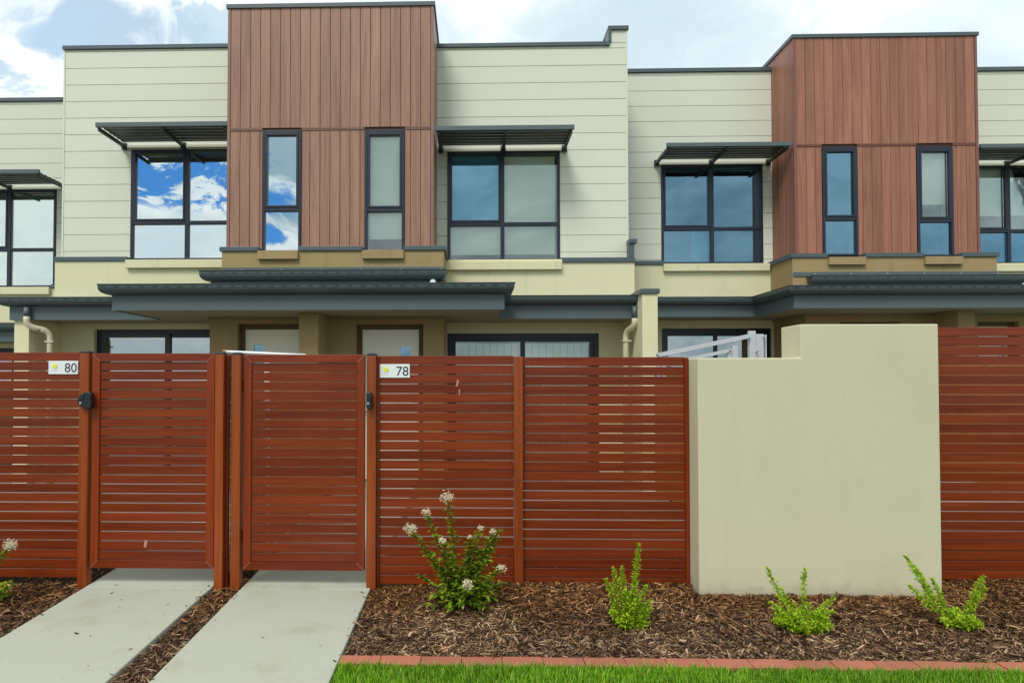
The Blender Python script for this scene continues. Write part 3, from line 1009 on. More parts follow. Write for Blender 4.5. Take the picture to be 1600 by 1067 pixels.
# ------------------------------------------------------------------ right building (further back, a step higher)
MT.update(timber=wood('timber_cladding_red', (0.220, 0.086, 0.053), (0.385, 0.172, 0.108), 2, 0.40, 0.15, 0.35), ttrim=mat('timber_trim_red', (0.20, 0.078, 0.058), 0.4, 0.5, var=0.08, vscale=8))
RB = thing('townhouse', 'cream townhouse with reddish timber tower, set back behind the blank rendered wall', 'townhouse', (7.0, 11.8, 0.2))
RW1 = (3.45, 5.29, 3.73, 5.57)
RW2 = (8.74, 10.60, 3.70, 5.53)
rt = (5.47, 8.56)
up = MB()
holed_wall(up, 2.58, 13.5, 3.72, 7.26, 11.817, 11.96, [RW1, RW2, (rt[0] + 0.16, rt[1] - 0.16, 3.0, 7.0)])
up.build('upper_wall', M['groove'], RB)
board_wall(RB, 2.58, rt[0], 7.272, 3.70, 11.8, [RW1], first=7.215, pitch=0.284)
board_wall(RB, rt[1], 13.5, 7.222, 3.70, 11.8, [RW2], first=7.165, pitch=0.284)
MB().box(2.58, rt[0] - 0.001, 11.77, 12.02, 7.275, 7.345).build('parapet_cap', M['trim'], RB, bevel=0.004)
MB().box(rt[1] + 0.001, 13.52, 11.77, 12.02, 7.225, 7.295).build('parapet_cap', M['trim'], RB, bevel=0.004)
MB().box(2.6, 13.4, 12.03, 18, 7.05, 7.14).build('roof', M['roof'], RB)
tower(RB, rt[0], rt[1], 11.0, 11.8, 3.70, 7.515, 5.60, [(5.94, 6.53, 5.56), (7.52, 8.12, 5.55)])
low = MB()
holed_wall(low, 2.595, 13.5, -0.2, 3.69, 11.65, 11.80, [(3.40, 5.38, 0.2, 2.54), (9.0, 11.2, 0.2, 2.52), RW1, RW2, (5.6, 8.4, 0.0, 3.3)])
low.build('lower_wall', M['render'], RB)
for a, b, zc in ((2.60, 3.44, 3.692), (10.61, 13.5, 3.66)):
    MB().box(a, b, 11.625, 11.799, zc, zc + 0.07).build('wall_flashing', M['trim'], RB, bevel=0.004)
for a, b, c, e in ((3.43, 5.32, 3.565, 3.70), (8.72, 10.62, 3.535, 3.67)):
    MB().box(a, b, 11.585, 11.77, c, e).build('window_sill', M['render'], RB, bevel=0.006)
window(RB, *RW1, 11.8, 4.37, 4.375, gd, sash=((0, 1),), blinds=[(4.03, 4.32, 3.78, 4.33)])
window(RB, *RW2, 11.8, 9.69, 4.30, {(0, 1): gc, (0, 0): gd, (1, 0): gd, (1, 1): gc}, sash=((0, 1),), blinds=[(8.80, 9.65, 4.62, 5.45), (9.73, 10.54, 4.62, 5.45)])
window(RB, 5.94, 6.53, 3.71, 5.56, 11.0, None, 4.34, gd, sash=((0, 1),), blinds=[])
window(RB, 7.52, 8.12, 3.69, 5.55, 11.0, None, 4.30, {(0, 1): gc, (0, 0): gd}, sash=((0, 1),), blinds=[(7.57, 8.07, 4.62, 5.48)])
awning(RB, 3.32, 5.435, 5.605, 11.0, 11.8, [3.36, 4.36, 5.39])
awning(RB, 8.60, 10.72, 5.535, 11.0, 11.8, [8.64, 9.66, 10.68])
bb = MB().box(5.35, 8.71, 10.85, 11.649, 2.95, 3.655)
bb.build('bay_wall', M['brown'], RB, bevel=0.005)
for a, b in ((5.32, 5.925), (6.545, 7.505), (8.135, 8.74)):
    MB().box(a, b, 10.825, 10.998, 3.6555, 3.725).build('ledge_cap', M['trim'], RB, bevel=0.004)
MB().box(5.32, 5.36, 10.999, 11.70, 3.6555, 3.725).build('ledge_cap', M['trim'], RB)
MB().box(8.70, 8.74, 10.999, 11.70, 3.6555, 3.725).build('ledge_cap', M['trim'], RB)
for a, b in ((5.935, 6.54), (7.515, 8.125)):
    MB().box(a, b, 10.795, 10.99, 3.525, 3.6545).build('window_sill', M['brown'], RB, bevel=0.005)
fo = MB().box(5.36, 8.70, 10.832, 10.8495, 3.34, 3.41).build('flashing', M['fascia'], RB)
rv = MB()
for i in range(6):
    rv.box(5.7 + i * 0.6, 5.715 + i * 0.6, 10.827, 10.8315, 3.37, 3.385)
rv.build('rivet', M['steel'], fo)
roofline(RB, [(5.70, 10.83), (5.70, 10.77), (9.20, 10.77), (9.20, 10.83)], 3.05, 3.19, 0.150, slots=[(5.75, 9.0, 10.77)])
MB().tube([(9.02, 10.76, 3.16), (9.02, 10.67, 3.155)], 0.042, 14).build('overflow_pipe', M['white'], RB)
ZS2, ZF2 = 2.665, 2.875
ep = [(2.64, 10.85), (4.75, 10.85), (4.75, 9.60), (9.35, 9.60), (9.35, 10.85), (12.5, 10.85)]
roofline(RB, ep, ZS2, ZF2, 0.126, slots=[(4.7, 9.3, 9.60)])
sf = MB().prism([(2.64, 11.649), (2.64, 10.87), (4.77, 10.87), (4.77, 9.62), (9.33, 9.62), (9.33, 10.87), (12.5, 10.87), (12.5, 11.649)], 2, ZS2 + 0.012, ZS2 + 0.03)
sf.build('soffit', M['soffit'], RB)
rf = MB()
rf.prism([(9.54, ZF2 + 0.06), (9.54, ZF2 + 0.075), (10.80, 3.03), (10.80, 3.015)], 0, 4.77, 9.33)
rf.prism([(10.80, ZF2 + 0.05), (10.80, ZF2 + 0.065), (11.649, 3.05), (11.649, 3.035)], 0, 2.64, 4.75)
rf.prism([(10.80, ZF2 + 0.05), (10.80, ZF2 + 0.065), (11.649, 3.05), (11.649, 3.035)], 0, 9.35, 12.5)
rf.build('canopy_roof', M['roof'], RB)
dw = MB()
holed_wall(dw, 5.40, 9.02, 0.0, ZS2 + 0.011, 10.55, 10.80, [(5.95, 6.93, 0.2, 2.55), (8.15, 8.80, 0.2, 2.55)])
dw.box(5.40, 5.58, 10.801, 11.649, 0.0, ZS2 + 0.011).box(8.84, 9.02, 10.801, 11.649, 0.0, ZS2 + 0.011)
dw.box(5.59, 8.83, 11.0, 11.1, 0.0, ZS2 + 0.011)
dw.build('porch_wall', M['brown'], RB)
MB().box(7.47, 7.72, 10.05, 10.549, 0.0, ZS2 + 0.011).build('porch_pier', M['brown'], RB, bevel=0.006)
front_door(RB, 6.02, 6.86, 0.25, 2.48, 10.68, 6.15, 6.29, 1.7, 2.25)
front_door(RB, 8.22, 8.73, 0.25, 2.48, 10.68, 8.55, 8.66, 1.7, 2.25)
MB().sweep([(0.0, ZS2 - 0.026), (0.022, ZS2 - 0.026), (0.022, ZS2 + 0.0115), (0.0, ZS2 + 0.0115)], [(5.40, 11.64), (5.40, 10.55), (9.02, 10.55), (9.02, 11.64)]).build('soffit_bead', M['soffit'], RB)
slider(RB, 3.40, 5.38, 0.2, 2.54, 11.74)
slider(RB, 9.0, 11.2, 0.2, 2.52, 11.74)
shell(RB, 2.62, 13.4, 12.0, 17.0, 0.0, 7.1, 3.1, [5.42, 7.0, 8.62])

# ------------------------------------------------------------------ left building (further back, a step lower)
LB = thing('townhouse', 'cream townhouse at the left picture edge, set back and lower than its neighbour', 'townhouse', (-9.0, 11.8, -0.1))
LW = (-9.72, -7.865, 3.35, 5.19)
up = MB()
holed_wall(up, -14.0, -6.93, 3.34, 6.86, 11.817, 11.96, [LW])
up.build('upper_wall', M['groove'], LB)
board_wall(LB, -14.0, -6.93, 6.868, 3.36, 11.8, [LW], first=6.815)
MB().box(-14.02, -6.925, 11.77, 12.02, 6.872, 6.942).build('parapet_cap', M['trim'], LB, bevel=0.004)
MB().box(-14.0, -6.95, 12.03, 18, 6.65, 6.74).build('roof', M['roof'], LB)
low = MB()
holed_wall(low, -14.0, -6.93, -0.4, 3.31, 11.65, 11.80, [(-9.6, -7.6, 0.0, 2.2), LW])
low.build('lower_wall', M['render'], LB)
for a, b in ((-14.0, -9.74), (-7.84, -6.935)):
    MB().box(a, b, 11.625, 11.799, 3.312, 3.38).build('wall_flashing', M['trim'], LB, bevel=0.004)
MB().box(-9.74, -7.845, 11.585, 11.77, 3.19, 3.325).build('window_sill', M['render'], LB, bevel=0.006)
window(LB, *LW, 11.8, -8.76, 4.06, M['glass_pale'], sash=((0, 1),), blinds=[(-9.66, -8.80, 3.55, 5.12), (-8.72, -7.92, 3.55, 5.12)])
awning(LB, -9.80, -7.66, 5.245, 11.0, 11.8, [-9.76, -8.75, -7.70])
slider(LB, -9.6, -7.6, 0.0, 2.2, 11.74)
roofline(LB, [(-14.0, 10.85), (-6.94, 10.85)], 2.27, 2.46, 0.126)
MB().prism([(-14.0, 11.649), (-14.0, 10.87), (-6.94, 10.87), (-6.94, 11.649)], 2, 2.282, 2.30).build('soffit', M['soffit'], LB)
MB().prism([(10.80, 2.51), (10.80, 2.525), (11.649, 2.68), (11.649, 2.665)], 0, -14.0, -6.94).build('canopy_roof', M['roof'], LB)
shell(LB, -13.9, -6.95, 12.0, 17.0, -0.2, 6.7, 2.8, [-10.5])

# ------------------------------------------------------------------ fences and gates
SP, SH = 0.0741, 0.0668


def slat_run(parent, x0, x1, z0, z1, y, m=None, step=SP):
    """one object per slat, from the top down, bottom slat resting in the mulch"""
    z = z1
    while z - SH > z0 - 0.03:
        o = plank('slat', parent, x0, x1, y, y + 0.018, z - SH, z, m or M['slat'], 0.002)
        o.location.y += random.uniform(-0.001, 0.001)
        o.location.z += random.uniform(-0.0012, 0.0012)
        o.rotation_euler.x = random.uniform(-0.02, 0.02)
        o.rotation_euler.y = random.uniform(-0.0008, 0.0008)
        z -= step


def fence_post(parent, x, y, z0, z1, wd=0.070, cap=True):
    o = MB().box(x - wd / 2, x + wd / 2, y, y + wd, z0, z1).build('post', M['post'], parent, origin=(x, y, z0), bevel=0.004)
    if cap:
        c = MB()
        h = wd / 2 + 0.002
        yc = y + wd / 2
        c.box(x - h, x + h, y - 0.002, y + wd + 0.002, z1 + 0.0005, z1 + 0.008)
        n = len(c.v)
        k = 0.022
        c.v += [(x - h, yc - h, z1 + 0.008), (x + h, yc - h, z1 + 0.008), (x + h, yc + h, z1 + 0.008), (x - h, yc + h, z1 + 0.008),
                (x - k, yc - k, z1 + 0.020), (x + k, yc - k, z1 + 0.020), (x + k, yc + k, z1 + 0.020), (x - k, yc + k, z1 + 0.020)]
        c.f += [tuple(n + i for i in q) for q in ((0, 1, 5, 4), (1, 2, 6, 5), (2, 3, 7, 6), (3, 0, 4, 7), (4, 5, 6, 7))]
        c.build('post_cap', M['black'], o)
    return o


def channel(parent, x0, x1, y, z0, z1):
    MB().box(x0, x1, y - 0.012, y + 0.032, z0, z1).build('side_channel', M['stile'], parent, origin=((x0 + x1) / 2, y, z0), bevel=0.002)


YF = 4.995
F1 = thing('slat_fence', 'red-brown slat fence run left of the gate marked 80', 'fence', (-4.6, YF, 0), 'red-brown slat fences along the front')
slat_run(F1, -6.4, -3.098, 0.0, 1.812, YF)
fence_post(F1, -3.058, 4.945, -0.15, 1.806, 0.074)
fence_post(F1, -5.3, 5.02, -0.15, 1.80, 0.07)

F2 = thing('slat_fence', 'narrow slat strip and its two posts between the two gates', 'fence', (-1.91, YF, 0), 'red-brown slat fences along the front')
fence_post(F2, -1.985, 4.945, -0.15, 1.795, 0.068)
fence_post(F2, -1.847, 4.93, -0.15, 1.790, 0.072)
slat_run(F2, -1.925, -1.895, 0.0, 1.787, YF + 0.03)
channel(F2, -1.949, -1.930, YF + 0.01, -0.1, 1.79)

F3 = thing('slat_fence', 'two-panel red-brown slat fence between the gate marked 78 and the rendered wall', 'fence', (0.45, YF, 0), 'red-brown slat fences along the front')
fence_post(F3, -0.792, 4.935, -0.15, 1.783, 0.072)
channel(F3, -0.753, -0.735, YF - 0.004, -0.1, 1.782)
slat_run(F3, -0.735, 0.309, 0.0, 1.782, YF)
fence_post(F3, 0.345, 4.95, -0.15, 1.775, 0.068, cap=False)
slat_run(F3, 0.381, 1.628, 0.0, 1.770, YF)
channel(F3, 1.628, 1.657, YF - 0.004, -0.1, 1.766)
# rub marks on the left panel of this fence
MB().quad((-0.14, YF - 0.0015, 1.545), (-0.125, YF - 0.0015, 1.545), (-0.115, YF - 0.0015, 1.59), (-0.13, YF - 0.0015, 1.60)).build('scuff', M['mark'], F3)
MB().quad((-0.118, YF - 0.0015, 1.48), (-0.110, YF - 0.0015, 1.47), (-0.106, YF - 0.0015, 1.52), (-0.116, YF - 0.0015, 1.525)).build('scuff', M['mark'], F3)

F4 = thing('slat_fence', 'taller red-brown slat fence right of the blank rendered wall', 'fence', (4.8, YF, 0.08), 'red-brown slat fences along the front')
slat_run(F4, 3.43, 6.6, 0.07, 1.998, YF)
fence_post(F4, 5.6, 5.02, -0.15, 1.99, 0.07)


def gate(name_label, x0, x1, z0, z1, y, lock_x, wide):
    G_ = thing('gate', name_label, 'gate', ((x0 + x1) / 2, y, z0), 'slatted front gates')
    s = 0.062
    # mitred frame
    o = 0.0006
    fr = ((x0, z0), (x1, z0), (x1, z1), (x0, z1))
    inn = ((x0 + s, z0 + s), (x1 - s, z0 + s), (x1 - s, z1 - s), (x0 + s, z1 - s))
    for i, nm in enumerate(('bottom_rail', 'stile', 'top_rail', 'stile')):
        j = (i + 1) % 4
        m = M['slat'] if 'rail' in nm else M['stile']
        a, b, c, e = Vector(fr[i]), Vector(fr[j]), Vector(inn[j]), Vector(inn[i])
        t = (b - a).normalized() * o
        MB().prism([tuple(a + t), tuple(b - t), tuple(c - t), tuple(e + t)], 1, y, y + 0.040).build(nm, m, G_, bevel=0.0015)
        q = (e - a).normalized()
        pq = Vector((-q.y, q.x)) * 0.0011
        MB().prism([tuple(a + q * 0.003 - pq), tuple(e - q * 0.003 - pq), tuple(e - q * 0.003 + pq), tuple(a + q * 0.003 + pq)], 1, y - 0.0006, y + 0.001).build('mitre_joint', M['mark'], G_)
    z = z1 - s - 0.008
    k = round((z1 - z0 - 2 * s) / SP)
    step = (z1 - z0 - 2 * s - 0.0) / k
    for i in range(k):
        zt = z1 - s - i * step - 0.0045
        plank('slat', G_, x0 + s + 0.001, x1 - s - 0.001, y + 0.010, y + 0.028, zt - step + 0.0075, zt, M['slat'], 0.002)
    # lock case on the post side, with its key cylinder
    zc = 1.435
    yl = 4.925 if wide else 4.912
    if wide:
        r = 0.068
        prof = [(lock_x, zc - r), (lock_x, zc + r)] + [(lock_x - r * 1.30 * math.cos(a), zc + r * math.sin(a)) for a in [R(90 - 180 * i / 14) for i in range(1, 14)]]
        prof = [(lock_x + 0.004, zc - r), (lock_x + 0.022, zc - r + 0.016), (lock_x + 0.022, zc + r - 0.016), (lock_x + 0.004, zc + r)] + prof[2:]
    else:
        r = 0.066
        wv = 0.020
        prof = [(lock_x + wv * sx * (1 if abs(t) < 0.9 else 0.7), zc + r * t) for sx, t in ((-1, -0.85), (-0.7, -1), (0.7, -1), (1, -0.85), (1, 0.85), (0.7, 1), (-0.7, 1), (-1, 0.85))]
    lk = MB().prism(prof, 1, yl - 0.03, yl + (0.02 if wide else 0.022)).build('lock_case', M['black'], G_, bevel=0.006)
    kx = lock_x - (0.058 if wide else 0.004)
    MB().tube([(kx, yl - 0.036, zc - 0.020), (kx, yl - 0.026, zc - 0.020)], 0.009, 12).build('key_cylinder', M['chrome'], lk)
    MB().prism([(kx + 0.004, zc + 0.012), (kx + 0.020, zc + 0.012), (kx + 0.026, zc + 0.05), (kx + 0.010, zc + 0.05)], 1, yl - 0.037, yl - 0.0305).build('lock_lever', M['ink'], lk, bevel=0.002)
    for zh in (z0 + 0.25, z1 - 0.25):
        xh = x1 + 0.004 if wide else x0 - 0.004
        MB().tube([(xh, y + 0.045, zh - 0.05), (xh, y + 0.045, zh + 0.05)], 0.010, 8).build('hinge', M['black'], G_)
    return G_


G80 = gate('slatted red-brown gate left, beside the 80 plate, with a rounded black lock', -3.005, -2.030, 0.125, 1.803, 4.965, -2.992, True)
G78 = gate('slatted red-brown gate beside the 78 plate, with a slim black lock', -1.800, -0.848, 0.118, 1.792, 4.965, -0.803, False)
MB().quad((-2.585, 4.9735, 0.29), (-2.565, 4.9735, 0.285), (-2.555, 4.9735, 0.335), (-2.575, 4.9735, 0.345)).build('scuff', M['mark'], G80)


def number_sign(x0, z0, txt, label):
    S = thing('number_sign', label, 'house number', (x0 + 0.12, YF, z0), 'house number plates')
    wv, hv = 0.238, 0.106
    y = YF - 0.006
    MB().box(x0, x0 + wv, y, YF - 0.0015, z0, z0 + hv).build('plate', M['plate'], S, bevel=0.0012)
    cu = bpy.data.curves.new('number', 'FONT')
    cu.body = txt
    cu.size = 0.104
    cu.extrude = 0.0006
    cu.align_x = 'RIGHT'
    cu.space_character = 1.0
    cu.materials.append(M['ink'])
    tmp = bpy.data.objects.new('number', cu)
    COL.objects.link(tmp)
    me = bpy.data.meshes.new_from_object(tmp)
    bpy.data.objects.remove(tmp)
    o = bpy.data.objects.new('number', me)
    place(o, S, (x0 + wv - 0.007, y - 0.0008, z0 + 0.016))
    o.rotation_euler = (R(90), 0, 0)
    o.scale.x = 0.98
    cx, cz = x0 + 0.050, z0 + 0.064
    hexa = lambda x, z, r: [(x + 1.35 * r * math.cos(R(a)), z + 1.35 * r * math.sin(R(a))) for a in range(0, 360, 45)]
    lg = MB().prism(hexa(cx - 0.010, cz + 0.006, 0.013), 1, y - 0.0012, y - 0.0004).prism(hexa(cx + 0.006, cz + 0.009, 0.012), 1, y - 0.0016, y - 0.0013)
    lo = lg.build('logo', M['yellow2'], S)
    MB().prism(hexa(cx + 0.002, cz - 0.004, 0.013), 1, y - 0.0022, y - 0.0017).build('logo_centre', M['yellow'], lo)
    MB().box(cx + 0.014, cx + 0.020, y - 0.0014, y - 0.0004, cz - 0.016, cz + 0.004).box(cx + 0.004, cx + 0.0139, y - 0.0014, y - 0.0004, cz - 0.019, cz - 0.0145).build('logo_corner', M['ink'], lo)
    MB().box(x0 + 0.022, x0 + 0.074, y - 0.0010, y - 0.0004, z0 + 0.026, z0 + 0.0285).build('small_print', M['greyink'], S)
    for xs in (x0 + 0.008, x0 + wv - 0.0055):
        MB().tube([(xs, y - 0.002, z0 + 0.053), (xs, y, z0 + 0.053)], 0.0022, 8).build('screw', M['steel'], S)
    return S


number_sign(-3.372, 1.640, '80', 'white house number plate left of the rounded black lock, reading 80')
number_sign(-0.738, 1.612, '78', 'white house number plate right of the slim black lock, reading 78')

# blank rendered wall with a stepped top
WL = MB()
WL.prism([(1.66, -0.2), (3.415, -0.2), (3.415, 2.005), (2.415, 2.005), (2.415, 1.757), (1.66, 1.757)], 1, 4.79, 5.09)
wl = WL.build('rendered_wall', M['letter_wall'], None, origin=(2.54, 4.94, 0), bevel=0.008)
tag(wl, 'blank cream rendered wall with a stepped top standing in the mulch', 'wall')


def paling_fence(x, y0, y1, z0, z1, label):
    F = thing('paling_fence', label, 'fence', (x, (y0 + y1) / 2, z0), 'timber paling fences between the yards')
    for z in (z0 + 0.3, z1 - 0.3):
        MB().box(x + 0.012, x + 0.05, y0, y1, z, z + 0.07).build('rail', M['paling'], F)
    y = y0
    me = plank_mesh('paling', 0.018, 0.10, z1 - z0, M['paling'], 0.002, '-x')
    while y < y1 - 0.1:
        o = bpy.data.objects.new('paling', me)
        place(o, F, (x + random.uniform(-0.003, 0.003), y + 0.05, (z0 + z1) / 2))
        y += 0.118


paling_fence(-1.91, 5.15, 8.6, 0.05, 1.74, 'timber paling fence glimpsed through the slats of the 78 gate')
paling_fence(2.55, 5.2, 9.1, 0.05, 1.72, 'timber paling fence glimpsed through the slats beside the rendered wall')
paling_fence(6.9, 5.2, 9.9, 0.15, 1.90, 'timber paling fence glimpsed through the slats of the taller fence')

# folding clothes line frames in the yards
K = thing('clothes_line', 'grey folding clothes line frame rising above the rendered wall', 'clothes line', (2.2, 6.2, 1.5))
for xa, zt, wv in ((1.775, 1.845, 0.03), (2.665, 2.065, 0.060), (2.50, 1.925, 0.050)):
    MB().box(xa - wv / 2, xa + wv / 2, 6.18, 6.23, 0.25 if wv > 0.055 else 1.55, zt).build('upright', M['steel'], K, bevel=0.003)
MB().bar((1.76, 6.17, 1.833), (2.63, 6.17, 2.015), 0.02, 0.040).build('arm', M['steel'], K)
MB().bar((2.02, 6.17, 1.79), (2.43, 6.17, 1.875), 0.02, 0.032).build('arm', M['steel'], K)
MB().box(2.70, 2.775, 6.19, 6.22, 1.55, 2.035).build('hinge_plate', M['steel'], K, bevel=0.003)
MB().box(2.79, 2.80, 6.19, 6.22, 1.55, 2.03).build('hinge_plate', M['steel'], K)
MB().box(2.425, 2.472, 6.175, 6.215, 1.60, 1.89).build('hinge_plate', M['steel'], K, bevel=0.003)
MB().box(1.80, 1.85, 6.18, 6.22, 1.55, 1.825).build('hinge_plate', M['steel'], K, bevel=0.003)
for x, z in ((2.625, 2.005), (2.768, 2.01), (2.70, 1.87), (2.445, 1.877), (1.765, 1.835), (1.84, 1.81)):
    MB().tube([(x, 6.145, z), (x, 6.20, z)], 0.008, 8).build('bolt', M['chrome'], K)
pole = thing('clothes_line', 'white folded clothes line bar just above the 78 gate', 'clothes line', (-1.85, 5.6, 1.85))
MB().tube([(-2.19, 5.60, 1.845), (-1.48, 5.60, 1.812)], 0.013, 12).build('bar', M['white'], pole, smooth=True)
MB().tube([(-2.215, 5.60, 1.846), (-2.19, 5.60, 1.845)], 0.017, 12).build('end_cap', M['paling'], pole)
MB().box(-1.85, -1.81, 5.60, 5.64, 0.0, 1.80).build('upright', M['white'], pole)

# ------------------------------------------------------------------ mulch chips and grass
def soup(name, V, F, m, kind):
    """V (n,k,3) vertices of n loose pieces, F faces of one piece (same vertex count per face)"""
    n, k, _ = V.shape
    me = bpy.data.meshes.new(name)
    F = np.asarray(F)
    fc, fs = F.shape
    faces = (np.arange(n)[:, None, None] * k + F[None]).reshape(-1, fs)
    me.vertices.add(n * k)
    me.vertices.foreach_set('co', V.reshape(-1).astype(np.float32))
    me.loops.add(faces.size)
    me.loops.foreach_set('vertex_index', faces.reshape(-1).astype(np.int32))
    me.polygons.add(len(faces))
    me.polygons.foreach_set('loop_start', (np.arange(len(faces)) * fs).astype(np.int32))
    me.polygons.foreach_set('loop_total', np.full(len(faces), fs, dtype=np.int32))
    me.update(calc_edges=True)
    me.validate()
    me.materials.append(m)
    o = bpy.data.objects.new(name, me)
    place(o, None)
    return tag(o, kind=kind)


def chips(n, xa, xb, ya, yb):
    x = rng.uniform(xa, xb, n)
    y = rng.uniform(ya, yb, n)
    ok = np.ones(n, bool)
    for a, b in (P80, P78):
        ok &= ~((x > a - 0.012) & (x < b + 0.012))
    ok &= ~((x > LAWN_X0 - 0.02) & (y < 3.845))
    ok &= ~((x > 1.645) & (x < 3.43) & (y > 4.775) & (y < 5.1))
    return x[ok], y[ok]


xs_, ys_ = [], []
for n, a in ((115000, (-0.8, 4.6, 3.84, 5.05)), (15000, (-5.2, -3.0, 3.3, 5.05)), (4600, (-2.03, -1.78, 2.9, 5.15)), (9000, (4.6, 7.0, 3.84, 5.05)), (9000, (-4.5, 3.5, 5.05, 5.8))):
    a_, b_ = chips(n, *a)
    xs_.append(a_); ys_.append(b_)
npath = 80
px_ = np.where(rng.random(npath) < 0.5, rng.uniform(P80[0], P80[1], npath), rng.uniform(P78[0], P78[1], npath))
e_ = rng.random(npath)
px_ = np.where(e_ < 0.35, np.where(rng.random(npath) < 0.5, P80[1], P78[1]) - np.abs(rng.normal(0, 0.03, npath)), np.where(e_ < 0.6, np.where(rng.random(npath) < 0.5, P80[0], P78[0]) + np.abs(rng.normal(0, 0.03, npath)), px_))
xs_.append(px_); ys_.append(rng.uniform(3.0, 5.3, npath))
cx_, cy_ = np.concatenate(xs_), np.concatenate(ys_)
n = len(cx_)
L = np.clip(rng.lognormal(math.log(0.032), 0.55, n), 0.010, 0.11)
Wd = L * rng.uniform(0.06, 0.16, n) + 0.0016
ang = rng.uniform(0, math.pi * 2, n)
tilt = rng.normal(0, 0.30, n)
roll = rng.normal(0, 0.55, n)
zz_ = gz(cx_, cy_) + rng.uniform(-0.004, 0.020, n)
zz_[-npath:] = pz(cy_[-npath:]) + 0.003
L[-npath:] *= 0.5; tilt[-npath:] *= 0.1; roll[-npath:] *= 0.2
cen = np.stack([cx_, cy_, zz_], 1)
t = np.stack([np.cos(ang) * np.cos(tilt), np.sin(ang) * np.cos(tilt), np.sin(tilt)], 1)
s0 = np.stack([-np.sin(ang), np.cos(ang), np.zeros(n)], 1)
u0 = np.cross(t, s0)
s = s0 * np.cos(roll)[:, None] + u0 * np.sin(roll)[:, None]
u = np.cross(t, s)
bendv = rng.normal(0, 0.10, n)[:, None] * L[:, None] * s
hl, hw = (L / 2)[:, None], (Wd / 2)[:, None]
th = (Wd * rng.uniform(0.15, 0.45, n))[:, None]
tap = rng.uniform(0.2, 1.0, n)[:, None]
V = np.stack([cen - t * hl - s * hw * tap, cen - t * hl + s * hw * tap, cen + bendv - s * hw - u * th * 0.3, cen + bendv + u * th, cen + bendv + s * hw - u * th * 0.3,
              cen + t * hl - s * hw * (1.1 - tap), cen + t * hl + s * hw * (1.1 - tap)], 1)
soup('mulch_chips', V, [(0, 2, 3), (0, 3, 1), (1, 3, 4), (2, 5, 3), (5, 6, 3), (3, 6, 4)], M['chip'], 'stuff')

n = 130000
gx = rng.uniform(LAWN_X0 + 0.01, 6.5, n)
gy = 3.715 - np.abs(rng.normal(0, 0.75, n)) * 0.8
ok = (gy > 2.0)
gx, gy = gx[ok], gy[ok]
n = len(gx)
hgt = rng.uniform(0.020, 0.058, n) * (1 + 0.20 * np.sin(gx * 5) * np.cos(gy * 7 + gx * 2) + 0.22 * np.sin(gx * 31 + gy * 17) * np.sin(gy * 43 - gx * 11))
gzv = pz(3.72) - 0.16 + (0.155) * gy / LAWN_Y1 - 0.004
a = rng.uniform(0, 2 * math.pi, n)
lean = rng.uniform(0.1, 0.75, n) * hgt
dirv = np.stack([np.cos(a), np.sin(a), np.zeros(n)], 1)
side = np.stack([-np.sin(a), np.cos(a), np.zeros(n)], 1) * rng.uniform(0.0012, 0.0028, n)[:, None]
b0 = np.stack([gx, gy, gzv], 1)
upv = np.array([0, 0, 1.0])
mid = b0 + upv * (hgt * 0.6)[:, None] + dirv * (lean * 0.35)[:, None]
tip = b0 + upv * hgt[:, None] + dirv * lean[:, None]
V = np.stack([b0 - side, b0 + side, mid + side * 0.8, mid - side * 0.8, tip], 1)
soup('lawn_grass', V, [(0, 1, 2), (0, 2, 3), (3, 2, 4)], M['grass'], 'stuff')

# ------------------------------------------------------------------ plants
def leaf_faces(p, d_, nrm, L, Wd, fold=0.25):
    """a folded pointed leaf of six triangles as 8 vertices"""
    d_ = d_.normalized()
    s = d_.cross(nrm)
    if s.length < 1e-4:
        s = d_.cross(Vector((1, 0, 0)))
    s.normalize()
    u = s.cross(d_).normalized()
    drop = -u * L * 0.18
    q = p + d_ * L * 0.35
    q2 = p + d_ * L * 0.7 + drop * 0.4
    tip = p + d_ * L + drop
    return [p, q + s * Wd * 0.5 + u * Wd * fold, q, q - s * Wd * 0.5 + u * Wd * fold, q2 + s * Wd * 0.36 + u * Wd * fold * 0.6 + drop * 0.1, q2, q2 - s * Wd * 0.36 + u * Wd * fold * 0.6 + drop * 0.1, tip]


LF = [(0, 1, 2), (0, 2, 3), (1, 4, 5, 2), (2, 5, 6, 3), (4, 7, 5), (5, 7, 6)]


def add_leaf(mb, *a):
    n = len(mb.v)
    mb.v += [tuple(x) for x in leaf_faces(*a)]
    mb.f += [tuple(n + i for i in f) for f in LF]


def rdir(rs, up=0.2):
    v = Vector((rs.gauss(0, 1), rs.gauss(0, 1), rs.gauss(up, 0.7)))
    return v.normalized()


def along(pts, t):
    k = len(pts) - 1
    f = min(k - 1e-6, max(0, t * k))
    i = int(f)
    return pts[i].lerp(pts[i + 1], f - i), (pts[i + 1] - pts[i]).normalized()


def branch(base, tip, sag, n=7):
    m = base.lerp(tip, 0.5) + Vector((0, 0, sag))
    return bend(base, m, tip, n)


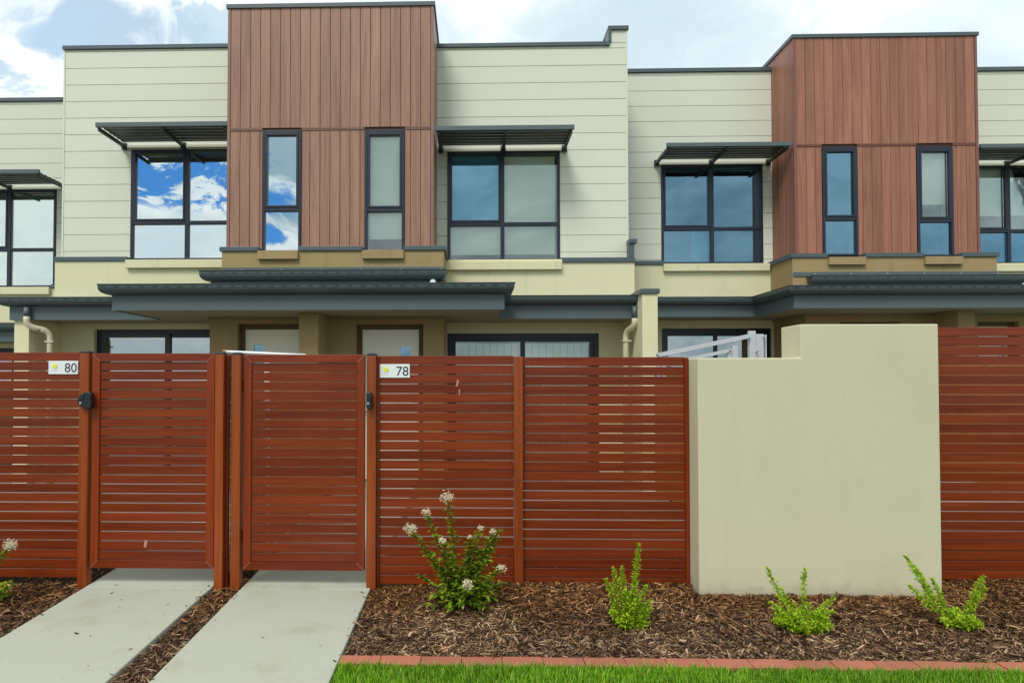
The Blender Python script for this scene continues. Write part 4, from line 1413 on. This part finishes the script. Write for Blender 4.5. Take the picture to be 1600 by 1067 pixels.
def flower_cluster(parent, c, r, rs, white):
    b = MB()
    for _ in range(int(80 * white) + 8):
        p = c + rdir(rs, 0.1) * r * rs.uniform(0.3, 1.0)
        for k in range(3):
            n = len(b.v)
            e1, e2 = rdir(rs, 0.3), rdir(rs, 0.0)
            e2 = e1.cross(e2).normalized()
            sz = rs.uniform(0.005, 0.009)
            b.v += [tuple(p - e2 * sz * 0.4), tuple(p + e1 * sz - e2 * sz * 0.2), tuple(p + e1 * sz * 1.3 + e2 * sz * 0.4), tuple(p + e1 * sz * 0.3 + e2 * sz * 0.6)]
            b.f.append((n, n + 1, n + 2, n + 3))
    o = b.build('flower_cluster', M['petal'], parent, origin=c)
    bd = MB()
    for _ in range(20):
        p = c + rdir(rs, -0.3) * r * rs.uniform(0.6, 1.25)
        q = 0.0032
        n = len(bd.v)
        bd.v += [tuple(p + Vector(k) * q) for k in ((1, 0, 0), (-1, 0, 0), (0, 1, 0), (0, -1, 0), (0, 0, 1), (0, 0, -1))]
        bd.f += [tuple(n + i for i in f) for f in ((0, 2, 4), (2, 1, 4), (1, 3, 4), (3, 0, 4), (2, 0, 5), (1, 2, 5), (3, 1, 5), (0, 3, 5))]
    tag(bd.build('flower_buds', M['bud'], o), kind='stuff')
    return o


def myrtle(base, tips, label, seed, low):
    """open shrub: thin stems, drooping pointed leaves in pairs, white flower heads at the tips
    tips: (dx, dy, dz, flower radius, whiteness)"""
    rs = random.Random(seed)
    S = thing('flowering_shrub', label, 'shrub', base)
    base = Vector(base)
    stems, leaves = MB(), MB()
    for dx, dy, dz, fr, wh in tips:
        tip = base + Vector((dx, dy, dz))
        pts = branch(base + Vector((rs.uniform(-0.02, 0.02), rs.uniform(-0.02, 0.02), -0.02)), tip, 0.06 * rs.uniform(0.2, 1))
        stems.tube(pts, 0.0055, 6, 0.0018)
        Ln = (tip - base).length
        k = int(Ln / 0.012)
        for i in range(k):
            tt = 0.22 + 0.74 * i / k
            p, tdir = along(pts, tt)
            for sgn in (-1, 1):
                if rs.random() < 0.12:
                    continue
                a = rs.uniform(0, 6.28)
                sd_ = Vector((math.cos(a), math.sin(a), rs.uniform(-0.2, 0.5)))
                twig = p + sd_ * rs.uniform(0.0, 0.055) * (1.15 - tt)
                add_leaf(leaves, twig, (tdir * 0.45 + sd_ * sgn).normalized(), Vector((0, 0, 1)), rs.uniform(0.036, 0.068) * (1.1 - 0.35 * tt), rs.uniform(0.017, 0.030))
        if fr > 0:
            flower_cluster(S, tip, fr, rs, wh)
    for _ in range(low):
        a = rs.uniform(0, 6.28)
        r = rs.uniform(0.03, 0.27)
        h = rs.uniform(0.0, 0.24) * (1.1 - r / 0.4)
        p0 = base + Vector((0, 0, 0.02))
        p1 = base + Vector((math.cos(a) * r, math.sin(a) * r * 0.7, 0.03 + h))
        pts = branch(p0, p1, 0.03, 4)
        stems.tube(pts, 0.003, 5, 0.0012)
        for i in range(11):
            p, tdir = along(pts, 0.30 + 0.70 * i / 11)
            add_leaf(leaves, p, (tdir + rdir(rs, 0.1)).normalized(), Vector((0, 0, 1)), rs.uniform(0.038, 0.070), rs.uniform(0.018, 0.032))
    stems.build('stem', M['stem'], S, smooth=True)
    tag(leaves.build('leaves', M['leaf_dark'], S), kind='stuff')
    return S


def lime_bush(base, shoots, label, seed, dense, rad, hgt):
    """small bush of thin upright shoots carrying tiny bright leaves; shoots: (dx, dy, dz)"""
    rs = random.Random(seed)
    S = thing('lime_bush', label, 'bush', base)
    base = Vector(base)
    stems, leaves = MB(), MB()
    tips = list(shoots)
    for _ in range(dense):
        a = rs.uniform(0, 6.28)
        r = rad * math.sqrt(rs.random())
        tips.append((math.cos(a) * r, math.sin(a) * r * 0.75, hgt * rs.uniform(0.35, 1.0) * (1.15 - 0.6 * r / rad)))
    for dx, dy, dz in tips:
        tip = base + Vector((dx, dy, dz))
        pts = branch(base + Vector((dx * 0.12, dy * 0.12, -0.015)), tip, 0.02)
        stems.tube(pts, 0.0026, 5, 0.0010)
        Ln = (tip - base).length
        k = max(7, int(Ln / 0.0075))
        bare = 0.18 if Ln < 0.34 else 0.40
        for i in range(k):
            tt = bare + (1 - bare) * (i + rs.random() * 0.6) / k
            p, tdir = along(pts, min(0.999, tt))
            env = max(0.15, math.sin(math.pi * min(1.0, (tt - bare) / (1 - bare) * 0.93 + 0.07)))
            for _ in range(4):
                dv = (rdir(rs, 0.2) + tdir * 0.55).normalized()
                add_leaf(leaves, p + dv * rs.uniform(0, 0.024) * env, dv, Vector((0, 0, 1)), rs.uniform(0.015, 0.030) * (1.15 - 0.45 * tt), rs.uniform(0.008, 0.014))
    stems.build('stem', M['stem'], S, smooth=True)
    tag(leaves.build('leaves', M['leaf_lime'], S), kind='stuff')
    return S


def on_bed(x, y):
    return (x, y, float(gz(x, y)))


myrtle(on_bed(-0.08, 4.56), [(-0.11, 0.06, 0.76, 0.056, 0.9), (-0.26, 0.04, 0.66, 0.036, 0.7), (-0.37, 0.0, 0.55, 0.050, 1.4), (-0.14, -0.03, 0.47, 0.026, 1.0), (0.13, 0.03, 0.55, 0.024, 0.5),
                            (0.27, 0.0, 0.56, 0.0, 0), (0.22, 0.0, 0.53, 0.028, 0.6), (0.27, -0.1, 0.30, 0.040, 0.4), (0.04, -0.26, 0.24, 0.040, 0.9), (0.05, 0.05, 0.48, 0.016, 0.3), (-0.30, -0.12, 0.26, 0, 0), (0.30, -0.02, 0.18, 0, 0), (0.14, 0.05, 0.40, 0, 0), (-0.18, 0.0, 0.33, 0, 0), (-0.08, -0.08, 0.42, 0, 0), (0.18, -0.06, 0.36, 0, 0), (0.07, 0.03, 0.44, 0, 0), (-0.25, 0.03, 0.40, 0, 0), (0.24, 0.05, 0.44, 0, 0)],
       'tall loose shrub with white flower heads in front of the slat fence', 3, 62)
myrtle(on_bed(-3.70, 4.60), [(0.325, 0.0, 0.44, 0.050, 1.6), (0.40, -0.08, 0.20, 0, 0), (0.34, 0.03, 0.14, 0, 0), (0.10, 0.0, 0.62, 0.03, 0.8), (-0.2, 0.0, 0.55, 0.03, 0.8), (0.05, -0.1, 0.4, 0, 0), (0.33, 0.02, 0.09, 0, 0)],
       'flowering shrub cut off by the left picture edge, one white flower head showing', 5, 14)
lime_bush(on_bed(1.02, 4.28), [(0.07, 0.0, 0.56), (-0.10, 0.0, 0.40), (-0.04, 0.02, 0.40), (-0.15, 0.0, 0.33), (0.05, 0.03, 0.32), (0.12, 0.0, 0.29), (0.15, 0, 0.2)],
          'narrow lime green bush with one tall shoot in front of the slat fence', 11, 30, 0.15, 0.28)
lime_bush(on_bed(2.13, 4.26), [(-0.20, 0.04, 0.41), (0.06, 0.06, 0.40), (-0.10, 0.05, 0.27), (0.22, 0.0, 0.24), (0.20, -0.02, 0.15), (-0.2, 0, 0.2)],
          'lime green bush with two thin shoots in front of the rendered wall', 12, 52, 0.20, 0.22)
lime_bush(on_bed(3.17, 4.33), [(-0.31, 0.02, 0.47), (-0.24, 0.04, 0.40), (-0.30, 0.0, 0.28), (-0.13, 0.03, 0.32), (0.20, 0.02, 0.34), (0.15, 0.0, 0.24), (0.22, 0.03, 0.26), (-0.2, 0, 0.22)],
          'lime green bush with shoots leaning both ways at the wall corner', 13, 32, 0.17, 0.16)
